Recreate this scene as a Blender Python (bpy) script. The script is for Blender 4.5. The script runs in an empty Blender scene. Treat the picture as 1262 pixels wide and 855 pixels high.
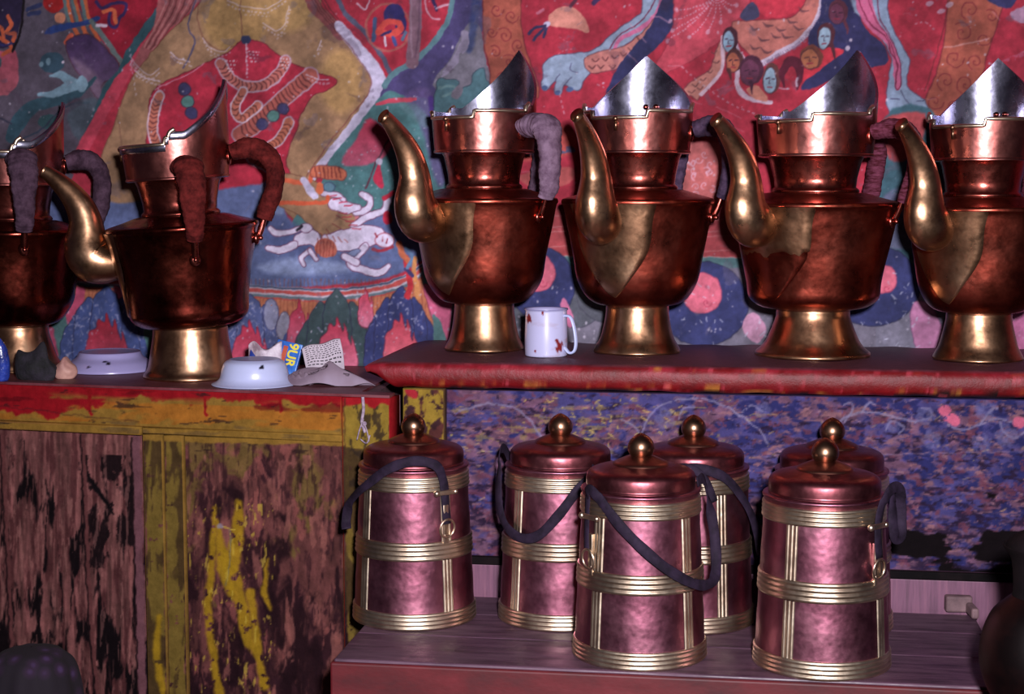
import bpy, math, random
import numpy as np
from mathutils import Vector, Matrix
random.seed(7); rng = np.random.default_rng(7)
SC = bpy.context.scene; COL = SC.collection

# ------------------------------------------------------------------ camera, light, exposure
F = 2000.0; YAW = math.radians(8.4); PITCH = math.radians(5.7)
CAM = np.array([.357, -2.42, 1.24])
fw = np.array([-math.sin(YAW)*math.cos(PITCH), math.cos(YAW)*math.cos(PITCH), -math.sin(PITCH)])
rt = np.array([math.cos(YAW), math.sin(YAW), 0.]); up = np.cross(rt, fw)
cd = bpy.data.cameras.new('camera'); cam = bpy.data.objects.new('camera', cd); COL.objects.link(cam)
cd.sensor_width = 36; cd.lens = 36*F/1262; cd.clip_start = .05
cam.matrix_world = Matrix(((rt[0], up[0], -fw[0], CAM[0]), (rt[1], up[1], -fw[1], CAM[1]), (rt[2], up[2], -fw[2], CAM[2]), (0, 0, 0, 1)))
SC.camera = cam
FLASH_W = 39.0; FLASH_SIZE = .085; AMBIENT = .03
ld = bpy.data.lights.new('camera_flash', 'AREA'); ld.shape = 'DISK'; ld.size = FLASH_SIZE; ld.energy = FLASH_W; ld.color = (.97, .93, 1.0); ld.spread = math.radians(130)
lo = bpy.data.objects.new('camera_flash', ld); COL.objects.link(lo)
lp = CAM + rt*.10 + up*.13 - fw*.0
lo.location = lp; lo.rotation_euler = (Vector((.17, -.1, 1.08)) - Vector(lp)).to_track_quat('-Z', 'Y').to_euler()
w = bpy.data.worlds.new('world'); SC.world = w; w.use_nodes = True
w.node_tree.nodes['Background'].inputs[0].default_value = (.55, .38, .62, 1); w.node_tree.nodes['Background'].inputs[1].default_value = AMBIENT
SC.view_settings.view_transform = 'Standard'; SC.view_settings.look = 'None'; SC.view_settings.exposure = 0; SC.view_settings.gamma = 1
SC.view_settings.use_curve_mapping = False

def ray(x, y): return fw*F + rt*(x-631) + up*(427.5-y)
def atz(x, y, z): r = ray(x, y); return CAM + r*(z-CAM[2])/r[2]
def aty(x, y, Y): r = ray(x, y); return CAM + r*(Y-CAM[1])/r[1]
def proj(P):
    d = np.asarray(P, float) - CAM; z = d@fw
    return 631 + F*(d@rt)/z, 427.5 - F*(d@up)/z
def vaz(px): return math.radians(8.4)-math.atan((px-631)/F)
def depth(P): return float((np.asarray(P)-CAM)@fw)

# ------------------------------------------------------------------ helpers
def lin(c):
    c = np.asarray(c, float)/255.; return np.where(c <= .04045, c/12.92, ((c+.055)/1.055)**2.4)
def tag(o, label=None, cat=None, group=None, kind=None):
    if label: o['label'] = label
    if cat: o['category'] = cat
    if group: o['group'] = group
    if kind: o['kind'] = kind
    return o
def empty(name, loc, rz=0, **k):
    o = bpy.data.objects.new(name, None); COL.objects.link(o); o.location = loc; o.rotation_euler = (0, 0, rz); o.empty_display_size = .02
    return tag(o, **k)
def mesh(name, v, f, mat, parent=None, smooth=True, M=None, flat_angle=None):
    me = bpy.data.meshes.new(name)
    vv = [tuple((M @ Vector(p)) if M is not None else p) for p in v]
    me.from_pydata(vv, [], f); me.materials.append(mat)
    me.validate()
    if smooth:
        me.polygons.foreach_set('use_smooth', [True]*len(me.polygons))
        if flat_angle: me.set_sharp_from_angle(angle=math.radians(flat_angle))
    o = bpy.data.objects.new(name, me); COL.objects.link(o)
    if parent is not None: o.parent = parent
    return o
def join(*parts):
    V, Fc = [], []
    for v, f in parts:
        n = len(V); V += [tuple(p) for p in v]; Fc += [tuple(i+n for i in q) for q in f]
    return V, Fc
def cr(P, n=6, closed=False):
    P = [np.array(p, float) for p in P]; out = []; N = len(P)
    for i in range(N if closed else N-1):
        a = P[(i-1) % N] if closed or i > 0 else 2*P[0]-P[1]
        b = P[i]; c = P[(i+1) % N]
        d = P[(i+2) % N] if closed or i+2 < N else 2*P[-1]-P[-2]
        for k in range(n):
            t = k/n; out.append(.5*((2*b) + (c-a)*t + (2*a-5*b+4*c-d)*t*t + (3*b-a-3*c+d)*t**3))
    if not closed: out.append(P[-1])
    return out
def lathe(prof, seg=48, rf=None):
    V = []; Fc = []
    for j, (r, z) in enumerate(prof):
        for i in range(seg):
            a = 2*math.pi*i/seg; q = r if rf is None else rf(r, z, a)
            V.append((q*math.cos(a), q*math.sin(a), z))
    for j in range(len(prof)-1):
        for i in range(seg):
            k = (i+1) % seg; Fc.append((j*seg+i, j*seg+k, (j+1)*seg+k, (j+1)*seg+i))
    return V, Fc
def tube(path, rad, seg=16, ref=(0, 1, 0), cap=True, rf=None):
    P = [Vector(p) for p in path]; n = len(P); V = []; Fc = []; ref = Vector(ref)
    for j in range(n):
        T = (P[min(j+1, n-1)] - P[max(j-1, 0)]).normalized()
        if T.length < .5: T = Vector((0, 0, 1))
        B = (ref - T*ref.dot(T)).normalized(); N = T.cross(B)
        r = rad[j] if isinstance(rad, list) else rad
        ra, rb = r if hasattr(r, '__len__') else (r, r)
        for i in range(seg):
            a = 2*math.pi*i/seg; m = 1 if rf is None else rf(j, a)
            V.append(P[j] + B*math.cos(a)*ra*m + N*math.sin(a)*rb*m)
    for j in range(n-1):
        for i in range(seg):
            k = (i+1) % seg; Fc.append((j*seg+i, j*seg+k, (j+1)*seg+k, (j+1)*seg+i))
    if cap: Fc.append(tuple(range(seg-1, -1, -1))); Fc.append(tuple((n-1)*seg+i for i in range(seg)))
    return V, Fc
def sphere(c, r, seg=16, rings=10, sc=(1, 1, 1)):
    prof = [(max(1e-5, math.sin(math.pi*k/rings))*r, -math.cos(math.pi*k/rings)*r) for k in range(rings+1)]
    v, f = lathe(prof, seg)
    return [(c[0]+p[0]*sc[0], c[1]+p[1]*sc[1], c[2]+p[2]*sc[2]) for p in v], f
def box(x0, x1, y0, y1, z0, z1, b=0.0):
    if b <= 0:
        V = [(x, y, z) for z in (z0, z1) for y in (y0, y1) for x in (x0, x1)]
        return V, [(0, 2, 3, 1), (4, 5, 7, 6), (0, 1, 5, 4), (2, 6, 7, 3), (0, 4, 6, 2), (1, 3, 7, 5)]
    import bmesh
    bm = bmesh.new(); bmesh.ops.create_cube(bm, size=1)
    for q in bm.verts: q.co = Vector(((x0+x1)/2+q.co.x*(x1-x0), (y0+y1)/2+q.co.y*(y1-y0), (z0+z1)/2+q.co.z*(z1-z0)))
    bmesh.ops.bevel(bm, geom=bm.edges[:], offset=b, segments=3, affect='EDGES', profile=.5)
    bm.verts.ensure_lookup_table(); bm.verts.index_update()
    r = ([tuple(q.co) for q in bm.verts], [tuple(x.index for x in fc.verts) for fc in bm.faces]); bm.free(); return r
def ribbon(P, N, hw, th):
    P = [Vector(p) for p in P]; n = len(P); V = []; Fc = []
    for j in range(n):
        T = (P[min(j+1, n-1)] - P[max(j-1, 0)]).normalized(); Nj = (Vector(N[j]) - T*Vector(N[j]).dot(T)).normalized(); W = T.cross(Nj)
        h = hw*(1+.04*math.sin(j*.7))
        for a, b in ((-1, -.5), (-.9, .4), (0, .65), (.9, .4), (1, -.5), (.9, -1), (0, -1), (-.9, -1)): V.append(P[j] + W*h*a + Nj*th*b)
    for j in range(n-1):
        for i in range(8):
            k = (i+1) % 8; Fc.append((j*8+i, j*8+k, (j+1)*8+k, (j+1)*8+i))
    Fc.append(tuple(range(7, -1, -1))); Fc.append(tuple((n-1)*8+i for i in range(8)))
    return V, Fc

# ------------------------------------------------------------------ materials
def nt(name):
    m = bpy.data.materials.new(name); m.use_nodes = True; t = m.node_tree; return m, t, t.nodes['Principled BSDF']
def N(t, ty, **k):
    n = t.nodes.new(ty)
    for a, b in k.items(): setattr(n, a, b)
    return n
def noise(t, scale, detail=4, rough=.6, stretch=(1, 1, 1), coord='Object'):
    tc = N(t, 'ShaderNodeTexCoord'); mp = N(t, 'ShaderNodeMapping'); mp.inputs['Scale'].default_value = stretch
    n = N(t, 'ShaderNodeTexNoise'); n.inputs['Scale'].default_value = scale; n.inputs['Detail'].default_value = detail; n.inputs['Roughness'].default_value = rough
    t.links.new(tc.outputs[coord], mp.inputs[0]); t.links.new(mp.outputs[0], n.inputs['Vector']); return n
def ramp(t, src, stops):
    r = N(t, 'ShaderNodeValToRGB'); e = r.color_ramp.elements
    while len(e) < len(stops): e.new(.5)
    for i, (p, c) in enumerate(stops):
        e[i].position = p; e[i].color = (*lin(c), 1) if hasattr(c, '__len__') else (c, c, c, 1)
    t.links.new(src, r.inputs[0]); return r
def bump(t, b, src, strength, dist):
    n = N(t, 'ShaderNodeBump'); n.inputs['Strength'].default_value = strength; n.inputs['Distance'].default_value = dist
    t.links.new(src, n.inputs['Height'])
    if b.inputs['Normal'].links: t.links.new(b.inputs['Normal'].links[0].from_socket, n.inputs['Normal'])
    t.links.new(n.outputs[0], b.inputs['Normal'])
def simple(name, stops, scale=20, rough=.6, metal=0, bs=.3, bd=.001, bscale=None, stretch=(1, 1, 1), rr=None, detail=5, sheen=0, spec=.5):
    m, t, b = nt(name); n = noise(t, scale, detail, .62, stretch)
    r = ramp(t, n.outputs[0], stops); t.links.new(r.outputs[0], b.inputs['Base Color'])
    b.inputs['Metallic'].default_value = metal; b.inputs['Roughness'].default_value = rough; b.inputs['Specular IOR Level'].default_value = spec
    if rr:
        q = ramp(t, noise(t, scale*1.7, 4).outputs[0], [(.35, rr[0]), (.65, rr[1])]); t.links.new(q.outputs[0], b.inputs['Roughness'])
    if bs: bump(t, b, noise(t, bscale or scale*3, 4, .6, stretch).outputs[0], bs, bd)
    if sheen: b.inputs['Sheen Weight'].default_value = sheen
    return m
def hammered(name, stops, rr, scale=12, dimple=70, bs=.25, bd=.0015):
    m, t, b = nt(name); b.inputs['Metallic'].default_value = 1
    n = noise(t, scale, 6, .65); r = ramp(t, n.outputs[0], stops); t.links.new(r.outputs[0], b.inputs['Base Color'])
    q = ramp(t, noise(t, scale*2.3, 5, .7).outputs[0], [(.3, rr[0]), (.7, rr[1])]); t.links.new(q.outputs[0], b.inputs['Roughness'])
    tc = N(t, 'ShaderNodeTexCoord'); v = N(t, 'ShaderNodeTexVoronoi'); v.feature = 'SMOOTH_F1'; v.inputs['Scale'].default_value = dimple; v.inputs['Smoothness'].default_value = .6
    t.links.new(tc.outputs['Object'], v.inputs['Vector']); bump(t, b, v.outputs['Distance'], bs, bd)
    bump(t, b, noise(t, 22, 3).outputs[0], .35, .003)
    bump(t, b, noise(t, 420, 3).outputs[0], .12, .0003)
    return m
M_COP_JUG = hammered('jug_copper', [(.25, (104, 46, 40)), (.5, (158, 80, 70)), (.75, (186, 106, 94))], (.2, .36), dimple=95, bs=.12)
M_COP_COLLAR = hammered('collar_copper', [(.25, (140, 74, 68)), (.55, (188, 114, 106)), (.8, (208, 140, 130))], (.24, .36), dimple=80, bs=.2)
M_COP_BODY = hammered('body_copper', [(.28, (84, 32, 26)), (.5, (146, 64, 50)), (.75, (172, 88, 72))], (.24, .42), dimple=110, bs=.14, bd=.001)
M_COP_DARK = hammered('dark_body_copper', [(.28, (64, 24, 20)), (.5, (118, 48, 38)), (.75, (150, 72, 56))], (.16, .34), dimple=60, bs=.1, bd=.001)
M_COP_CAN = hammered('canister_copper', [(.25, (116, 66, 80)), (.5, (154, 94, 112)), (.75, (186, 124, 140))], (.31, .45), scale=18, dimple=120, bs=.2, bd=.001)
M_COP_LID = hammered('lid_copper', [(.25, (92, 46, 52)), (.5, (134, 74, 80)), (.75, (162, 98, 102))], (.3, .44), scale=18, dimple=110, bs=.1, bd=.001)
M_BRASS = hammered('brass', [(.22, (112, 74, 54)), (.5, (180, 136, 104)), (.78, (208, 170, 138))], (.25, .42), dimple=60, bs=.06, bd=.001)
M_BRASS_BAND = hammered('band_brass', [(.25, (160, 128, 108)), (.55, (214, 194, 170)), (.8, (232, 218, 200))], (.3, .44), dimple=140, bs=.08, bd=.0006)
M_COP_CONE = hammered('cone_copper', [(.25, (92, 54, 46)), (.5, (134, 86, 74)), (.8, (156, 108, 92))], (.3, .44), dimple=90, bs=.08)
M_BRASS_OLD = hammered('knob_brass', [(.25, (98, 68, 54)), (.5, (144, 108, 86)), (.8, (172, 138, 110))], (.26, .4), dimple=60, bs=.06)
M_SILVER = hammered('silver_lining', [(.25, (120, 118, 138)), (.5, (178, 176, 198)), (.8, (214, 212, 230))], (.2, .34), dimple=60, bs=.1)
M_IRON = simple('dark_iron', [(.4, (22, 14, 14)), (.6, (40, 24, 24))], 40, .5, .6)
M_DARKPOT = simple('dark_pot', [(.4, (14, 6, 7)), (.65, (34, 14, 13))], 14, .5, .5, bs=.15, spec=.2)
M_LEATHER = simple('strap_leather', [(.35, (24, 17, 28)), (.65, (42, 31, 48))], 60, .75, bs=.35, bd=.0008, spec=.12)
def cloth(name, a, b_, stretch=(1, 1, 1)): return simple(name, [(.35, a), (.65, b_)], 70, .9, bs=.8, bd=.002, bscale=150, stretch=stretch, spec=.1)
M_CL = {'mauve': cloth('mauve_wrap', (50, 34, 46), (84, 62, 78)), 'red': cloth('red_wrap', (52, 12, 12), (104, 34, 32)),
        'grey': cloth('grey_wrap', (84, 62, 80), (124, 100, 120)), 'purple': cloth('purple_wrap', (44, 32, 50), (80, 62, 84)), 'stripe': cloth('striped_wrap', (58, 14, 20), (112, 56, 76), (1, 1, 4))}
def attrmat(name, rough=.6, bs=.25, bd=.0008, bscale=160, mot=(.8, 1.12), spec=.4):
    m, t, b = nt(name); a = N(t, 'ShaderNodeAttribute'); a.attribute_name = 'Col'
    r = ramp(t, noise(t, 55, 6, .7).outputs[0], [(.3, mot[0]), (.7, min(1, mot[1]))])
    mx = N(t, 'ShaderNodeMix', data_type='RGBA', blend_type='MULTIPLY'); mx.inputs[0].default_value = 1
    t.links.new(a.outputs['Color'], mx.inputs[6]); t.links.new(r.outputs[0], mx.inputs[7]); t.links.new(mx.outputs[2], b.inputs['Base Color'])
    b.inputs['Roughness'].default_value = rough; b.inputs['Specular IOR Level'].default_value = spec
    bump(t, b, noise(t, bscale, 5, .7).outputs[0], bs, bd); return m
M_MURAL = attrmat('mural_paint', .8, .3, .0008, 240, (.74, .94), .15)
M_PAINTWOOD = attrmat('painted_wood', .8, .5, .0015, 130, (.5, .9), .06)
M_GLOSSPAINT = attrmat('gloss_painted_edge', .5, .5, .002, 90, (.55, .95), .3)
M_ENAMEL = attrmat('white_enamel', .3, .05, .0005, 60, (.95, 1.0), .5)

def set_col(o, rgb):                       # rgb: linear, per vertex
    me = o.data; a = me.color_attributes.new('Col', 'FLOAT_COLOR', 'POINT')
    d = np.ones((len(me.vertices), 4), np.float32); d[:, :3] = np.clip(rgb, 0, 1); a.data.foreach_set('color', d.ravel())
def verts(o):
    a = np.empty(len(o.data.vertices)*3); o.data.vertices.foreach_get('co', a); return a.reshape(-1, 3)

# ------------------------------------------------------------------ pigment canvas (painted decoration, laid down stroke by stroke)
def vnoise(h, w_, cell, oct=4, seed=0, ax=1., ay=1.):
    r = np.random.default_rng(seed); out = np.zeros((h, w_)); amp = 1.; tot = 0
    for o in range(oct):
        cx = max(1.5, cell*ax/2**o); cy = max(1.5, cell*ay/2**o); gh = int(h/cy)+3; gw = int(w_/cx)+3; g = r.random((gh, gw))
        yy = np.arange(h)/cy; xx = np.arange(w_)/cx; yi = yy.astype(int); xi = xx.astype(int)
        fy = (yy-yi)[:, None]; fx = (xx-xi)[None]; fy = fy*fy*(3-2*fy); fx = fx*fx*(3-2*fx)
        a = g[yi][:, xi]; b = g[yi][:, xi+1]; c = g[yi+1][:, xi]; d = g[yi+1][:, xi+1]
        out += amp*(a*(1-fx)*(1-fy)+b*fx*(1-fy)+c*(1-fx)*fy+d*fx*fy); tot += amp; amp *= .55
    return out/tot
def sstep(a, b, x): t = np.clip((x-a)/(b-a), 0, 1); return t*t*(3-2*t)
class Canvas:
    def __init__(s, x0, y0, x1, y1, base, seed=1, warp=1.6):
        s.x0, s.y0, s.w, s.h = x0, y0, x1-x0, y1-y0
        s.a = np.ones((s.h, s.w, 3))*np.array(base, float)
        s.wx = (vnoise(s.h, s.w, 9, 3, seed)-.5)*2*warp; s.wy = (vnoise(s.h, s.w, 9, 3, seed+50)-.5)*2*warp
        s.seed = seed
    def _sub(s, pts, m):
        p = np.array(pts); ax = max(0, int(p[:, 0].min()-m-s.x0)); bx = min(s.w, int(p[:, 0].max()+m-s.x0)+2)
        ay = max(0, int(p[:, 1].min()-m-s.y0)); by = min(s.h, int(p[:, 1].max()+m-s.y0)+2)
        if bx <= ax or by <= ay: return None
        Y, X = np.mgrid[ay:by, ax:bx]; return slice(ay, by), slice(ax, bx), X+s.x0+s.wx[ay:by, ax:bx], Y+s.y0+s.wy[ay:by, ax:bx]
    def _seg(s, X, Y, a, b):
        d = b-a; L = max(1e-9, d@d); t = np.clip(((X-a[0])*d[0]+(Y-a[1])*d[1])/L, 0, 1); return np.hypot(X-a[0]-t*d[0], Y-a[1]-t*d[1]), t
    def mask_poly(s, pts, smooth=True, soft=1.2):
        p = np.array(cr(pts, 4, True)) if smooth else np.array(pts, float)
        q = s._sub(p, 4+soft)
        if q is None: return None
        sy, sx, X, Y = q; inside = np.zeros(X.shape, bool); dist = np.full(X.shape, 1e9)
        for i in range(len(p)):
            a, b = p[i-1], p[i]; dist = np.minimum(dist, s._seg(X, Y, a, b)[0])
            if a[1] != b[1]: inside ^= ((a[1] > Y) != (b[1] > Y)) & (X < (b[0]-a[0])*(Y-a[1])/(b[1]-a[1])+a[0])
        return sy, sx, np.clip(.5+np.where(inside, dist, -dist)/soft, 0, 1), X, Y
    def comp(s, sy, sx, m, col): s.a[sy, sx] = s.a[sy, sx]*(1-m[..., None]) + np.asarray(col, float)*m[..., None]
    def poly(s, pts, col, alpha=1, soft=1.2, smooth=True, line=None, lw=1.2, grad=None, wear=0):
        q = s.mask_poly(pts, smooth, soft)
        if q is None: return
        sy, sx, m, X, Y = q; c = np.asarray(col, float)
        if grad is not None:                      # painted colour blend from col (top) to grad (bottom)
            y0, y1 = min(p[1] for p in pts), max(p[1] for p in pts); t = np.clip((Y-y0)/(y1-y0), 0, 1)[..., None]; c = c*(1-t)+np.array(grad, float)*t
        m = m*alpha
        if wear: m = m*(1-sstep(1-wear, 1.02-wear, vnoise(*m.shape, 7, 4, s.seed+int(pts[0][0]) % 97)))
        s.comp(sy, sx, m, c)
        if line is not None: s.stroke(list(cr(pts, 4, True))+[pts[0]] if smooth else list(pts)+[pts[0]], lw, line, .75, smooth=False)
    def stroke(s, pts, wd, col, alpha=1, soft=1.1, smooth=True, dots=0, wear=0):
        p = np.array(cr(pts, 5)) if smooth and len(pts) > 2 else np.array(pts, float); n = len(p)-1
        W = np.interp(np.linspace(0, 1, n+1), np.linspace(0, 1, len(wd)), wd) if hasattr(wd, '__len__') else np.full(n+1, float(wd))
        q = s._sub(p, W.max()/2+4)
        if q is None: return
        sy, sx, X, Y = q; m = np.zeros(X.shape); L = 0
        for i in range(n):
            d, t = s._seg(X, Y, p[i], p[i+1]); wv = W[i]*(1-t)+W[i+1]*t; seg = float(np.hypot(*(p[i+1]-p[i])))
            k = np.clip(.5+(wv/2-d)/soft, 0, 1)
            if dots: k = k*(np.sin((L+t*seg)*math.pi*2/dots) > -.1)
            m = np.maximum(m, k); L += seg
        m = m*alpha
        if wear: m = m*(1-sstep(1-wear, 1.04-wear, vnoise(*m.shape, 8, 4, s.seed+int(p[0][0]) % 89)))
        s.comp(sy, sx, m, col)
    def ell(s, cx, cy, rx, ry, col, rot=0, n=14, **k):
        c, q = math.cos(math.radians(rot)), math.sin(math.radians(rot))
        s.poly([(cx+rx*math.cos(a)*c-ry*math.sin(a)*q, cy+rx*math.cos(a)*q+ry*math.sin(a)*c) for a in [2*math.pi*i/n for i in range(n)]], col, **k)
    def snake(s, pts, wd, col, dark, edge, step=5):
        s.stroke(pts, wd+4, edge); s.stroke(pts, wd, col)
        p = np.array(cr(pts, 12)); L = 0
        for i in range(1, len(p)-1):
            seg = np.hypot(*(p[i]-p[i-1])); L += seg
            if L > step:
                L = 0; t = p[i+1]-p[i-1]; t = t/np.hypot(*t); nn = np.array([-t[1], t[0]])
                s.stroke([p[i]-nn*wd*.42, p[i]+t*2.2, p[i]+nn*wd*.42], 1.5, dark, .8)
    def swirls(s, cx, cy, r, col, turns=1.6, w_=1.5, ph=0):
        s.stroke([(cx+r*(1-k/18)*math.cos(ph+k/18*turns*2*math.pi), cy+r*(1-k/18)*math.sin(ph+k/18*turns*2*math.pi)) for k in range(18)], w_, col, .8)
    def mottle(s, lo_, hi, cell=14, seed=3, ax=1., ay=1., y0=None):
        n = vnoise(s.h, s.w, cell, 5, seed, ax, ay); n = (n-n.mean())/n.std(); s.a *= np.clip((lo_+hi)/2+n*(hi-lo_)/4, lo_, hi)[..., None]
    def patch(s, col, thr, soft=.06, cell=20, seed=5, ax=1., ay=1., alpha=1., region=None):
        n = vnoise(s.h, s.w, cell, 5, seed, ax, ay); gx = (vnoise(s.h, s.w, cell*1.3, 3, seed+301, ax, ay)-.5)*cell*ax*1.3; gy = (vnoise(s.h, s.w, cell*1.3, 3, seed+302, ax, ay)-.5)*cell*ay*1.3
        Y, X = np.mgrid[0:s.h, 0:s.w]; n = n[np.clip(Y+gy, 0, s.h-1).astype(int), np.clip(X+gx, 0, s.w-1).astype(int)]
        q = (n-n.mean())/n.std()*.2+.5
        t = thr if region is None else thr + region(X+s.x0, Y+s.y0)
        m = sstep(0, soft, q-t)*alpha; s.a = s.a*(1-m[..., None]) + np.array(col, float)*m[..., None]
    def sample(s, P):
        x, y = proj(P); x = np.clip(x-s.x0, 0, s.w-1.001); y = np.clip(y-s.y0, 0, s.h-1.001)
        xi = x.astype(int); yi = y.astype(int); fx = (x-xi)[:, None]; fy = (y-yi)[:, None]; a = s.a
        return lin(np.clip(a[yi, xi]*(1-fx)*(1-fy)+a[yi, xi+1]*fx*(1-fy)+a[yi+1, xi]*(1-fx)*fy+a[yi+1, xi+1]*fx*fy, 0, 255))

def grid_obj(name, us, vs, fn, mat, parent=None, extra=None):
    """dense sheet: fn(U,V)->Nx3; extra: (verts, faces) appended"""
    U, V = np.meshgrid(us, vs); P = fn(U.ravel(), V.ravel()); nu, nv = len(us), len(vs)
    i = (np.arange(nv-1)[:, None]*nu+np.arange(nu-1)[None]).ravel(); q = np.stack([i, i+1, i+nu+1, i+nu], 1)
    n0 = len(P)
    if extra: P = np.vstack([P, np.array(extra[0])]); q = np.vstack([q, np.array(extra[1])+n0])
    me = bpy.data.meshes.new(name); me.vertices.add(len(P)); me.vertices.foreach_set('co', P.astype(np.float32).ravel())
    me.loops.add(q.size); me.loops.foreach_set('vertex_index', q.ravel().astype(np.int32)); me.polygons.add(len(q))
    me.polygons.foreach_set('loop_start', (np.arange(len(q))*4).astype(np.int32)); me.update(calc_edges=True); me.materials.append(mat)
    o = bpy.data.objects.new(name, me); COL.objects.link(o)
    if parent is not None: o.parent = parent
    return o
def painted_box(name, O, u, n, u0, u1, z0, z1, off, thick, cv, mat, parent=None, step=.0018, zfn=None):
    """board whose front face lies `off` in front of plane (O,u,z), n = outward normal"""
    O = np.array(O); u = np.array(u); n = np.array(n); b = .0015
    def fn(U, Z): return O[None]*[1, 1, 0] + U[:, None]*u + n*off + np.stack([0*Z, 0*Z, Z], 1)
    us = np.arange(u0+b, u1-b+step*.5, step); vs = np.arange(z0+b, z1-b+step*.5, step); us[-1] = u1-b; vs[-1] = z1-b
    cn = lambda U, Z, d: tuple(O*[1, 1, 0]+U*u+n*(off-d)+np.array([0, 0, Z]))
    E = [cn(u0+b, z0+b, 0), cn(u1-b, z0+b, 0), cn(u1-b, z1-b, 0), cn(u0+b, z1-b, 0), cn(u0, z0, b), cn(u1, z0, b), cn(u1, z1, b), cn(u0, z1, b), cn(u0, z0, thick), cn(u1, z0, thick), cn(u1, z1, thick), cn(u0, z1, thick)]
    Fq = [(a, b_, b_+4, a+4) for a, b_ in ((1, 0), (2, 1), (3, 2), (0, 3))]+[(a, b_, b_+4, a+4) for a, b_ in ((5, 4), (6, 5), (7, 6), (4, 7))]+[(8, 11, 10, 9)]
    o = grid_obj(name, us, vs, fn, mat, parent, (E, Fq)); P = verts(o)
    if parent is not None: P = P + np.array(parent.location)
    set_col(o, cv.sample(P)); return o

# ------------------------------------------------------------------ the mural pigment
RED = (172, 40, 60); TEAL = (68, 104, 112); NAVY = (46, 46, 88); OCH = (150, 111, 82); LAV = (184, 174, 204); ORG = (160, 76, 62); LBL = (128, 146, 176); PK = (204, 84, 108); GRY = (106, 100, 118)
DK = (70, 30, 44); CHALK = (200, 180, 200)
c = Canvas(-160, -160, 1422, 480, RED, 1)
c.poly([(-200, -200), (90, -200), (108, 30), (150, 78), (120, 150), (70, 260), (-200, 300)], (82, 72, 88), smooth=False)
c.poly([(84, -10), (110, -200), (260, -200), (215, 0), (150, 84)], (142, 22, 42), smooth=False)
# left corner figures
c.poly([(-160, -160), (30, -160), (27, 20), (18, 58), (-160, 70)], (42, 32, 62), smooth=False)
c.poly([(-60, 66), (5, 62), (20, 64), (23, 98), (14, 112), (2, 118), (-60, 120)], (178, 72, 94), grad=(160, 78, 92))
for q in ([(10, 20), (14, 30), (8, 40), (18, 42), (16, 50)], [(-5, 45), (8, 52), (14, 60), (4, 66)], [(-10, 30), (2, 36), (4, 50)]): c.stroke(q, 5, (196, 84, 52))
c.stroke([(-8, 52), (6, 56), (14, 54)], 3, (44, 40, 96)); c.ell(-4, 76, 6, 9, (62, 84, 92))
c.stroke([(29, -20), (28, 20), (24, 44), (15, 63)], 3, (22, 14, 22))
for q in ([(34, 12), (50, 6)], [(36, 18), (48, 15)]): c.stroke(q, 5, (44, 50, 90))
c.ell(66, 4, 13, 12, (160, 26, 30)); c.ell(74, 22, 7, 7, (196, 120, 92))
for x in (84, 95, 106): c.stroke([(x-4, -20), (x, 10), (x+8, 34), (x+16, 50)], 5, (186, 84, 50)); c.stroke([(x-8, -20), (x-4, 8), (x+2, 30)], 4, (84, 104, 108))
c.stroke([(82, 52), (88, 44)], 7, (200, 80, 60))
c.poly([(55, 42), (66, 32), (100, 26), (122, 20), (120, 26), (92, 34), (70, 40)], (36, 56, 120))
c.stroke([(112, 26), (128, 46), (150, 78)], 6, (92, 104, 106))
c.poly([(82, 52), (106, 42), (128, 56), (147, 82), (140, 96), (126, 104), (122, 122), (104, 100), (88, 78)], (62, 40, 82), grad=(92, 70, 100), line=DK)
c.poly([(88, 72), (110, 84), (126, 104), (122, 122), (104, 100)], (132, 104, 128), .7, soft=6)
c.stroke([(118, 2), (126, 10), (138, 4), (154, 4), (154, 14), (146, 24), (142, 34), (134, 30), (136, 16)], 4, (52, 34, 84)); c.stroke([(128, 14), (140, 12), (142, 28)], 5, (206, 92, 58)); c.stroke([(119, 31), (130, 32)], 4, CHALK)
c.ell(64, 77, 15, 13, (46, 70, 88)); c.ell(60, 76, 3, 4, (100, 130, 148)); c.ell(51, 79, 3, 3, (100, 130, 148)); c.ell(77, 76, 2, 2, CHALK)
c.stroke([(14, 170), (24, 148), (44, 130), (70, 124), (95, 116), (118, 96)], [14, 20, 16, 13, 10, 4], (48, 78, 94))
c.stroke([(48, 116), (66, 116), (84, 108), (98, 104)], [3, 9, 14, 12], (112, 144, 164)); c.stroke([(62, 94), (74, 92), (84, 98), (96, 104)], [3, 9, 12, 10], (112, 144, 164)); c.ell(101, 104, 7, 10, (118, 150, 170))
c.ell(60, 150, 14, 9, (50, 84, 92)); c.stroke([(20, 176), (50, 160), (80, 132), (110, 126)], 2, (50, 60, 80)); c.stroke([(0, 146), (14, 152)], 2, (50, 50, 70)); c.poly([(90, 128), (120, 122), (112, 150), (100, 176), (84, 150)], (72, 90, 104), .7, soft=3)
# teal outline, pink and hair bands
c.stroke([(232, -60), (206, 0), (180, 36), (160, 66), (146, 92), (132, 106), (122, 130), (108, 160), (94, 196)], [12, 12, 11, 10, 8, 6, 6, 6, 7], (46, 80, 92))
c.stroke([(186, 46), (166, 74), (146, 104), (126, 140), (108, 172), (92, 206)], [8, 9, 15, 15, 15, 16], (190, 56, 78))
c.poly([(208, -60), (262, -60), (246, 0), (216, 30), (196, 52), (178, 76), (168, 86), (164, 78), (178, 52), (190, 30)], (156, 80, 84))
for k in range(9): c.stroke([(214+k*5, -30), (200+k*4.5, 14), (178+k*2.5, 58+k)], 1.6, (96, 40, 44) if k % 2 else (190, 120, 118), .7)
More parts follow.
